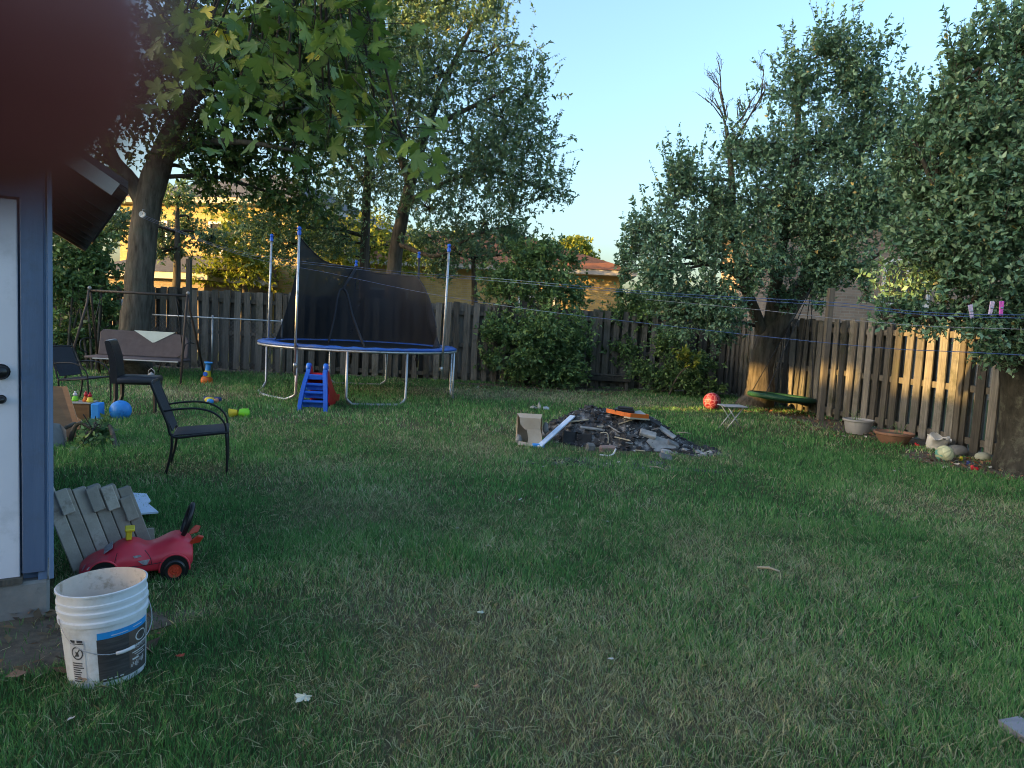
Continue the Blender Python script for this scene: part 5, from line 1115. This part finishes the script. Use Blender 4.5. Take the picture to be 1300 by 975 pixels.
def pot(name, lab, px, py, prof, mat, sx=1, sy=1, plant=0):
    p = G(px, py) + Vector((0, .05, 0)); o = thing(name, lab, 'planter', p); mb = MB(); mb.lathe(prof, 30, sx=sx, sy=sy); mb.build('bowl', mat, o, auto=40)
    zt = max(z for r_, z in prof); rt_ = max(r_ for r_, z in prof); mb = MB(); mb.lathe([(rt_ * .93 * sx, zt - .035), (.001, zt - .02)], 24); mb.build('soil', M['soil'], o)
    if plant:
        mb = MB()
        for _ in range(plant):
            a = rnd.random() * 6.28; r_ = rt_ * .7 * rnd.random(); s = Vector((r_ * math.cos(a), r_ * math.sin(a), zt - .03)); h_ = rnd.uniform(.05, .2)
            mb.tube([s, s + Vector((rnd.uniform(-.04, .04), rnd.uniform(-.04, .04), h_ * .6)), s + Vector((rnd.uniform(-.08, .08), rnd.uniform(-.08, .08), h_))], [.004, .003, .001], 4)
        mb.build('sprouts', M['shrub'], o)
    return o
pot('planter', 'grey plastic planter standing by the right fence', 1090, 551, [(.001, 0), (.15, 0), (.165, .02), (.205, .19), (.225, .2), (.228, .225), (.21, .228), (.2, .19)], M['greypot'], plant=10)
pot('planter', 'wide shallow terracotta bowl between the grey planter and white sack', 1136, 563, [(.001, 0), (.17, 0), (.19, .02), (.24, .12), (.265, .13), (.268, .16), (.25, .162), (.235, .12)], M['terra'], plant=8)
p = G(1190, 572) + Vector((0, .06, 0)); o = thing('sack_planter', 'torn white sack of soil with a rolled rim by the right fence', 'sack', p, rot=(R(12), R(4), R(20)))
mb = MB(); mb.lathe([(.12, 0), (.15, .06), (.16, .17), (.17, .185), (.165, .19), (.14, .16), (.1, .07)], 22); 
for i, v in enumerate(mb.v): k = 1 + .12 * math.sin(i * 2.3) * rnd.random(); mb.v[i] = (v[0] * k, v[1] * k * .8, v[2] * (1 + .25 * math.sin(i * 1.1) * rnd.random()))
mb.build('sack', M['bag'], o, smooth=True); mb = MB(); mb.lathe([(.14, .1), (.001, .12)], 18, sy=.8); mb.build('soil', M['soil'], o)
for px, py, s, mt, lab in ((1218, 579, .13, 'rock', 'dark grey stone behind the pale football'), (1250, 586, .1, 'rock2', 'pale mossy stone near the thick apple trunk')):
    mb = MB(); mb.ball((0, 0, 0), s, 12, (1, .8, .65), jit=.18); q = mb.build('stone', M[mt], smooth=True); tag(q, lab, 'stone', loc=G(px, py) + Vector((0, .05, s * .45)))
for px, py, mk, lab, s in ((1218, 585, 'plyel', 'dull yellow plastic toy scrap right of the football', .05), (1232, 592, 'navy plastic', 'dark blue plastic toy scrap in the bare soil', .055), (1237, 597, 'plred', 'dull red plastic scrap in the bare soil', .05), (1164, 567, 'plred', 'small red scrap left of the white sack', .045)):
    mb = MB(); mb.box((0, 0, s * .4), (s * 1.6, s, s * .8), bev=s * .25); mb.ball((s * .5, 0, s * .8), s * .4, 8); q = mb.build('toy_scrap', MATS['navy plastic'] if mk == 'navy plastic' else M[mk], auto=40); tag(q, lab, 'toy scrap', loc=G(px, py), rz=rnd.random() * 3)
# fallen leaves under the apple tree: uncountable
mb = MB()
for c, rx, ry, n in ((G(1060, 545), 1.0, 1.2, 260), (G(1000, 525), 1.3, .7, 200), (G(1240, 595), .7, .8, 220), (G(20, 815), .6, .35, 90), (G(690, 497), 1.8, .5, 120), (G(310, 470), 2.6, .4, 120)):
    for _ in range(n):
        a = rnd.random() * 6.28; q = math.sqrt(rnd.random()); x, y = c.x + q * rx * math.cos(a), c.y + q * ry * math.sin(a); s = rnd.uniform(.02, .05); e = Euler((rnd.uniform(-.6, .6), rnd.uniform(-.6, .6), rnd.random() * 6)).to_matrix()
        mb.add([e @ Vector(v) * s + Vector((x, y, .03)) for v in ((-1, 0, 0), (0, -.5, .15), (1, 0, 0), (0, .5, .15))], [(0, 1, 2, 3)])
def litter_mat():
    m, nt, b = base_mat('fallen leaf'); nt.links.new(ramp(nt, attr(nt), ((0, (.05, .03, .02)), (.4, (.12, .07, .035)), (.75, (.2, .13, .06)), (.85, (.3, .12, .06)), (.97, (.45, .42, .36)))), b.inputs['Base Color']); b.inputs['Roughness'].default_value = .8; return m
M['litter'] = litter_mat(); o = mb.build('fallen_leaves', M['litter']); o['kind'] = 'stuff'; o['label'] = 'brown fallen leaves along the foot of the fences'
# bench
p = G(770, 494); o = thing('low_bench', 'low grey wooden bench in front of the back fence', 'bench', p + Vector((0, .12, 0)), R(-2))
for dy in (-.09, .07):
    mb = MB(); mb.box((0, dy, .33), (1.12, .13, .035), bev=.004); mb.build('seat_plank', M['fence'], o)
mb = MB(); mb.box((0, -.17, .25), (1.1, .03, .11), bev=.003); mb.build('apron', M['fence'], o)
for s_ in (-1, 1):
    mb = MB(); mb.box((s_ * .46, -.02, .15), (.07, .24, .31), bev=.004); mb.build('leg', M['fencepost'], o)
# clotheslines
e0 = A(180, 272, 14.02)
def line(lab, pts, r_, mat):
    P = spl(pts, 8); b = P[0].copy(); mb = MB(); mb.tube([q - b for q in P], r_, 5, r=.5); o = mb.build('clothesline', mat, smooth=True); tag(o, lab, 'clothesline', 'clotheslines across the yard', loc=b); return o
def Lp(l): return [A(*q) for q in l]
E1, E2, E3 = Vector((4.6, 1.6, 1.78)), Vector((4.6, 1.55, 1.72)), Vector((4.7, 1.6, 1.42))
line('upper blue clothesline strung from the big tree to the right edge', [e0 + Vector((0, -.06, 0))] + Lp([(300, 318, 12.6), (490, 343, 10.2), (610, 352, 8.7), (747, 364, 7.1), (860, 373, 5.9), (1045, 383, 4.9), (1300, 400, 3.7)]) + [E1], .0023, M['cord'])
line('second blue clothesline running just under the upper one', [e0 + Vector((0, -.06, -.03))] + Lp([(300, 320, 12.62), (490, 346, 10.22), (610, 355, 8.72), (747, 367, 7.12), (860, 376, 5.92), (1045, 387, 4.92), (1300, 404, 3.72)]) + [E2], .0023, M['cord'])
line('lowest blue clothesline crossing the heap and the right fence', [e0 + Vector((0, -.06, -.06))] + Lp([(300, 322, 12.7), (420, 347, 11.1), (535, 371, 9.9), (667, 392, 8.3), (860, 415, 6.1), (1100, 440, 4.6), (1300, 451, 3.7)]) + [E3], .0023, M['cord'])
line('thin grey line sagging below the paired clotheslines', Lp([(820, 380, 6.3), (960, 393, 5.5), (1100, 408, 4.7), (1300, 418, 3.8)]) + [E2 + Vector((.1, 0, -.1))], .0018, M['cordw'])
o = thing('line_pulley', 'small white pulley fixed to the big tree trunk', 'pulley', e0 + Vector((0, .02, 0)))
mb = MB(); mb.lathe([(.001, .012), (.05, .012), (.06, .018), (.05, 0), (.06, -.018), (.05, -.012), (.001, -.012)], 16, M_=Matrix.Rotation(R(90), 3, 'X')); mb.build('wheel', M['white'], o, auto=40); mb = MB(); mb.tube([(0, .0, .09), (.02, -.03, .05), (.02, -.03, 0)], .006, 5); mb.tube([(0, .16, .1), (0, 0, .09)], .008, 5); mb.build('bracket', M['steel'], o, smooth=True)
for px, py, mk, lab, t in ((1271, 392, 'pinkpl', 'bright pink clothespin on the paired clotheslines', .1), (1258, 392, 'lilac', 'pale lilac clothespin left of the pink one', -.05), (1233, 396, 'lilac', 'pale clothespin tilted on the line, furthest left of three', .3)):
    Yp = 3.7 + (1300 - px) * .0047; p = A(px, py + 1, Yp); o = thing('clothespin', lab, 'clothespin', p, rot=(0, R(3) - t, 0), group='clothespins')
    for s_ in (-1, 1):
        mb = MB(); mb.bar((s_ * .003, 0, -.032), (s_ * .007, 0, .045), .012, .006, upv=(0, 1, 0), bev=.0015); mb.build('arm', M[mk], o)
    mb = MB(); mb.tube([(-.006, 0, .008), (.006, 0, .008)], .006, 8); mb.build('spring', M['chrome'], o)
# lawn scraps
def lobed():
    P = []
    out = []
    for a, L_ in ((-118, .5), (-58, .86), (0, 1.0), (58, .86), (118, .5)):
        out += [(L_ * .56, a - 24), (L_ * .76, a - 20), (L_ * .7, a - 14), (L_ * .88, a - 9), (L_ * .82, a - 6), (L_, a), (L_ * .82, a + 6), (L_ * .88, a + 9), (L_ * .7, a + 14), (L_ * .76, a + 20), (L_ * .56, a + 24)]
        if a < 118: out.append((.42, a + 29))
    return [(l * math.sin(R(a)), l * math.cos(R(a))) for l, a in out]
LO = lobed(); nL = len(LO)
def leafpoly(s, n=5):
    P = []
    for i in range(n):
        a = R(-120 + 240 * i / (n - 1) + 90); L_ = s * (1 if i in (2,) else .85 if i in (1, 3) else .6)
        for da, q in ((-17, .45), (-8, .75), (0, 1), (8, .75), (17, .45)): P.append((L_ * q * math.cos(a + R(da)), L_ * q * math.sin(a + R(da))))
    P.append((.02 * s, -.15 * s)); P.append((0, -.6 * s)); P.append((-.04 * s, -.15 * s)); return P
def mapleleaf(nm, lab, px, py, s, col, rz, group=None):
    mb = MB(); P = [(x * s, (y + .1) * s) for x, y in LO]; c0 = (0, .1 * s, .012)
    mb.add([c0] + [(x, y, .004 + .35 * abs(x) * rnd.random()) for x, y in P], [(0, i + 1, (i + 1) % len(P) + 1) for i in range(len(P))], .5); o = mb.build(nm, col); tag(o, lab, 'leaf', group, loc=G(px, py) + Vector((0, 0, .035)), rz=rz); return o
mapleleaf('maple_leaf', 'pale upturned maple leaf lying on the near lawn', 389, 897, .05, noisy('pale leaf back', (.42, .46, .38), (.55, .58, .5), 20, rough=.8), R(150))
mapleleaf('maple_leaf', 'small red leaf on the grass right of the bucket', 230, 845, .025, noisy('red leaf', (.3, .05, .03), (.42, .09, .05), 20, rough=.8), R(40))
mapleleaf('maple_leaf', 'curled brown leaf against the foot of the bucket', 109, 872, .035, noisy('tan leaf', (.3, .18, .11), (.4, .26, .17), 20, rough=.8), R(200))
mapleleaf('maple_leaf', 'small orange brown leaf on the lawn near the bottom centre', 607, 884, .022, MATS['tan leaf'], R(80))
mapleleaf('maple_leaf', 'pale leaf in the lawn right of centre above the white maple leaf', 612, 788, .03, MATS['pale leaf back'], R(60))
proto = None
for i, (px, py) in enumerate(((555, 553), (620, 700), (706, 637), (660, 640), (580, 678), (768, 668), (1085, 674), (1135, 602), (1148, 596), (775, 848), (690, 597), (678, 582), (771, 593), (785, 591), (355, 517), (880, 552), (90, 925))):
    if proto is None:
        mb = MB(); P = [(rnd.uniform(.7, 1.2) * .022 * math.cos(a * .9), rnd.uniform(.5, 1) * .022 * math.sin(a * .9), .004 + .016 * rnd.random()) for a in range(7)]
        mb.add([(0, 0, .01)] + P, [(0, k + 1, (k + 1) % 7 + 1) for k in range(7)], .6); q = proto = mb.build('paper_scrap', M['paper'])
    else: q = proto.copy(); COL.objects.link(q)
    tag(q, 'tiny pale scrap of paper lying in the grass', 'paper scrap', 'pale scraps on the lawn', loc=G(px, py) + Vector((0, 0, .03)), rz=rnd.random() * 6); s = rnd.uniform(.6, 1.1); q.scale = (s * rnd.uniform(.6, 1.4), s, s)
for px, py, L_, rz_, lab in ((975, 730, .13, -25, 'short pale stick lying on the right half of the lawn'), (832, 598, .17, -28, 'pale stick on the grass in front of the ash heap'), (868, 553, .2, -6, 'flat pale splinter right of the ash heap'), (310, 468, .35, -18, 'pale stick on the soil under the back fence')):
    mb = MB(); mb.tube([(-L_ / 2, 0, 0), (0, .008, .008), (L_ / 2, 0, 0)], [.008, .009, .006], 6); q = mb.build('stick', M['straw'], smooth=True); tag(q, lab, 'stick', loc=G(px, py) + Vector((0, 0, .035)), rz=R(rz_))
P_ = [G(1266, 928), G(1292, 923), G(1330, 944), G(1308, 957)]; mb = MB(); c0 = P_[0]; mb.prism([(p.x - c0.x, p.y - c0.y) for p in P_][::-1], .02, .045); o = mb.build('paving_board', noisy('weathered grey board', (.2, .19, .21), (.3, .29, .32), 6, (1, 6, 1), .8, .3)); tag(o, 'grey board lying on the grass at the bottom right corner', 'board', loc=c0)

# ------------------------------------------------------------------ overhanging maple branch
mb_base = Vector((-3.3, 0.4, 0)); om = thing('maple_tree', 'near maple whose big lobed leaves hang into the top of the view', 'tree', mb_base)
mb = MB(); br0 = spl([(0, 0, -.05), (.02, 0, 1.2), (.06, .05, 2.6), (.3, .3, 3.6), (.9, 1.0, 4.0), (1.6, 2.0, 3.9), (2.3, 2.9, 3.55)], 5); mb.tube(br0, list(np.interp(np.linspace(0, 1, len(br0)), [0, .1, .4, .6, 1], [.2, .16, .12, .06, .02])), 10); trk = mb.build('trunk', M['bark'], om, smooth=True)
rg = np.random.default_rng(8); LV, LR, LT = [], [], []
tw = MB(); ends = []
for px, py, Y in ((330, 60, 2.9), (400, 40, 2.8), (440, 90, 2.8), (470, 30, 2.9), (300, 120, 3.1), (360, 140, 3.0), (420, 150, 2.9), (480, 150, 2.9), (510, 175, 2.8), (250, 60, 3.3), (235, 110, 3.3), (280, 30, 3.0), (350, 10, 2.8), (430, 5, 2.8), (380, 95, 2.8), (450, 60, 2.8), (270, 90, 3.2), (215, 50, 3.4), (390, -40, 2.9), (300, -50, 3.0), (455, -40, 2.9), (345, 95, 3.0), (500, 160, 2.9), (410, 115, 2.9), (240, 20, 3.2)): ends.append(A(px, py, Y) - mb_base)
for e in ends:
    i = min(range(12, len(br0)), key=lambda k: (br0[k] - e).length); s = br0[i]; m_ = s.lerp(e, .5) + Vector((0, 0, .12)); tw.tube(spl([s, m_, e], 4), list(np.linspace(.012, .004, 9)), 5)
    for k in range(14):
        c = e + Vector(rg.normal(size=3)) * .095; tw.tube([e.lerp(c, .1), c], .0015, 3, cap=False)
        s_ = rg.uniform(.05, .082); tip = Vector((rg.normal() * .8, rg.normal() * .55 - .2, -.55 + rg.normal() * .5)).normalized(); nrm = Vector((rg.normal() * .8, -.25 + rg.normal() * .8, .7 + rg.normal() * .5)); sd_ = tip.cross(nrm).normalized(); nrm = sd_.cross(tip)
        o_ = len(LV); LV.append(c + tip * s_ * .3 - nrm * .006); curl = rg.uniform(-.25, .25)
        LV += [c + tip * (s_ * (.35 + y)) + sd_ * (s_ * x) - nrm * (s_ * (abs(x) * curl + .12 * y * y)) for x, y in LO]; LT += [(o_, o_ + 1 + q, o_ + 1 + (q + 1) % nL) for q in range(nL)]
        t_ = rg.random() * .9; t_ = .97 if rg.random() < .03 else t_; LR += [min(.93, t_ + .1) if t_ < .95 else t_] + [max(0, t_ + rg.normal() * .05) if t_ < .9 else t_ for _ in range(nL)]
tw.build('branch', M['twig'], trk, smooth=True)
fastmesh('foliage', np.array([tuple(v) for v in LV]), 3, M['maple'], np.array(LR), om, tris=LT)
# upper part of that maple, above the view
V, tone, T0, T1, LC = crown(np.random.default_rng(9), [(Vector((-2.6, .5, 5.0)), .9), (Vector((-1.6, 1.2, 5.4)), .8), (Vector((-3.6, -.3, 5.2)), .9)], 2600, .13, .8)
fastmesh('crown', V, 4, M['maple'], tone, om, off=mb_base)

# ------------------------------------------------------------------ photographer's hand with the phone
hb = CL(-.115, -.03, .03); hand = thing('hand', 'dark blurred fingertip of the photographer at the top left corner', 'hand', hb)
def skin_mesh(name, verts, edges, radii, mat, parent, off, root):
    me = bpy.data.meshes.new(name); me.from_pydata([Vector(v) - off for v in verts], edges, []);
    o = bpy.data.objects.new(name, me); COL.objects.link(o); o.parent = parent; o.modifiers.new('skin', 'SKIN')
    for i, r_ in enumerate(radii): me.skin_vertices[0].data[i].radius = (r_, r_); me.skin_vertices[0].data[i].use_root = (i == root)
    s = o.modifiers.new('sub', 'SUBSURF'); s.levels = 2; s.render_levels = 2; me.materials.append(mat); return o
V_ = [CL(-.19, -.13, .07), CL(-.15, -.075, .05), CL(-.118, -.03, .032)]; E_ = [(0, 1), (1, 2)]; Rr = [.026, .026, .028]
def chain(pts, rs, root=2):
    p = root
    for q, r_ in zip(pts, rs): V_.append(CL(*q)); Rr.append(r_); E_.append((p, len(V_) - 1)); p = len(V_) - 1
chain([(-.108, .012, .018), (-.088, .042, -.006), (-.056, .036, -.018), (-.0264, .0174, -.0235), (-.0172, .0112, -.0237), (-.0138, .0088, -.0233)], [.0105, .010, .0095, .0088, .0080, .0050])
chain([(-.128, .018, .02), (-.118, .05, .0), (-.098, .05, -.016), (-.082, .038, -.018)], [.0105, .0095, .0085, .0075])
chain([(-.144, .012, .024), (-.14, .042, .006), (-.124, .048, -.008), (-.108, .04, -.012)], [.010, .009, .008, .007])
chain([(-.158, .002, .03), (-.158, .028, .016), (-.146, .038, .004), (-.134, .034, -.002)], [.009, .008, .007, .006])
chain([(-.098, -.055, .03), (-.076, -.058, .026), (-.056, -.05, .022)], [.012, .0105, .009])
skin_mesh('hand_skin', V_, E_, Rr, M['skin'], hand, hb, 2)
pc_ = CL(-.055, -.02, .008); ph = thing('phone', 'black phone held in the photographer hand', 'phone', pc_); ph.rotation_euler = co.matrix_world.to_euler()
mb = MB(); mb.box((0, 0, 0), (.15, .074, .008), bev=.003); mb.build('body', M['plblk'], ph)
mb = MB(); mb.box((0, 0, .0045), (.144, .069, .001)); mb.build('screen', M['glass'], ph)
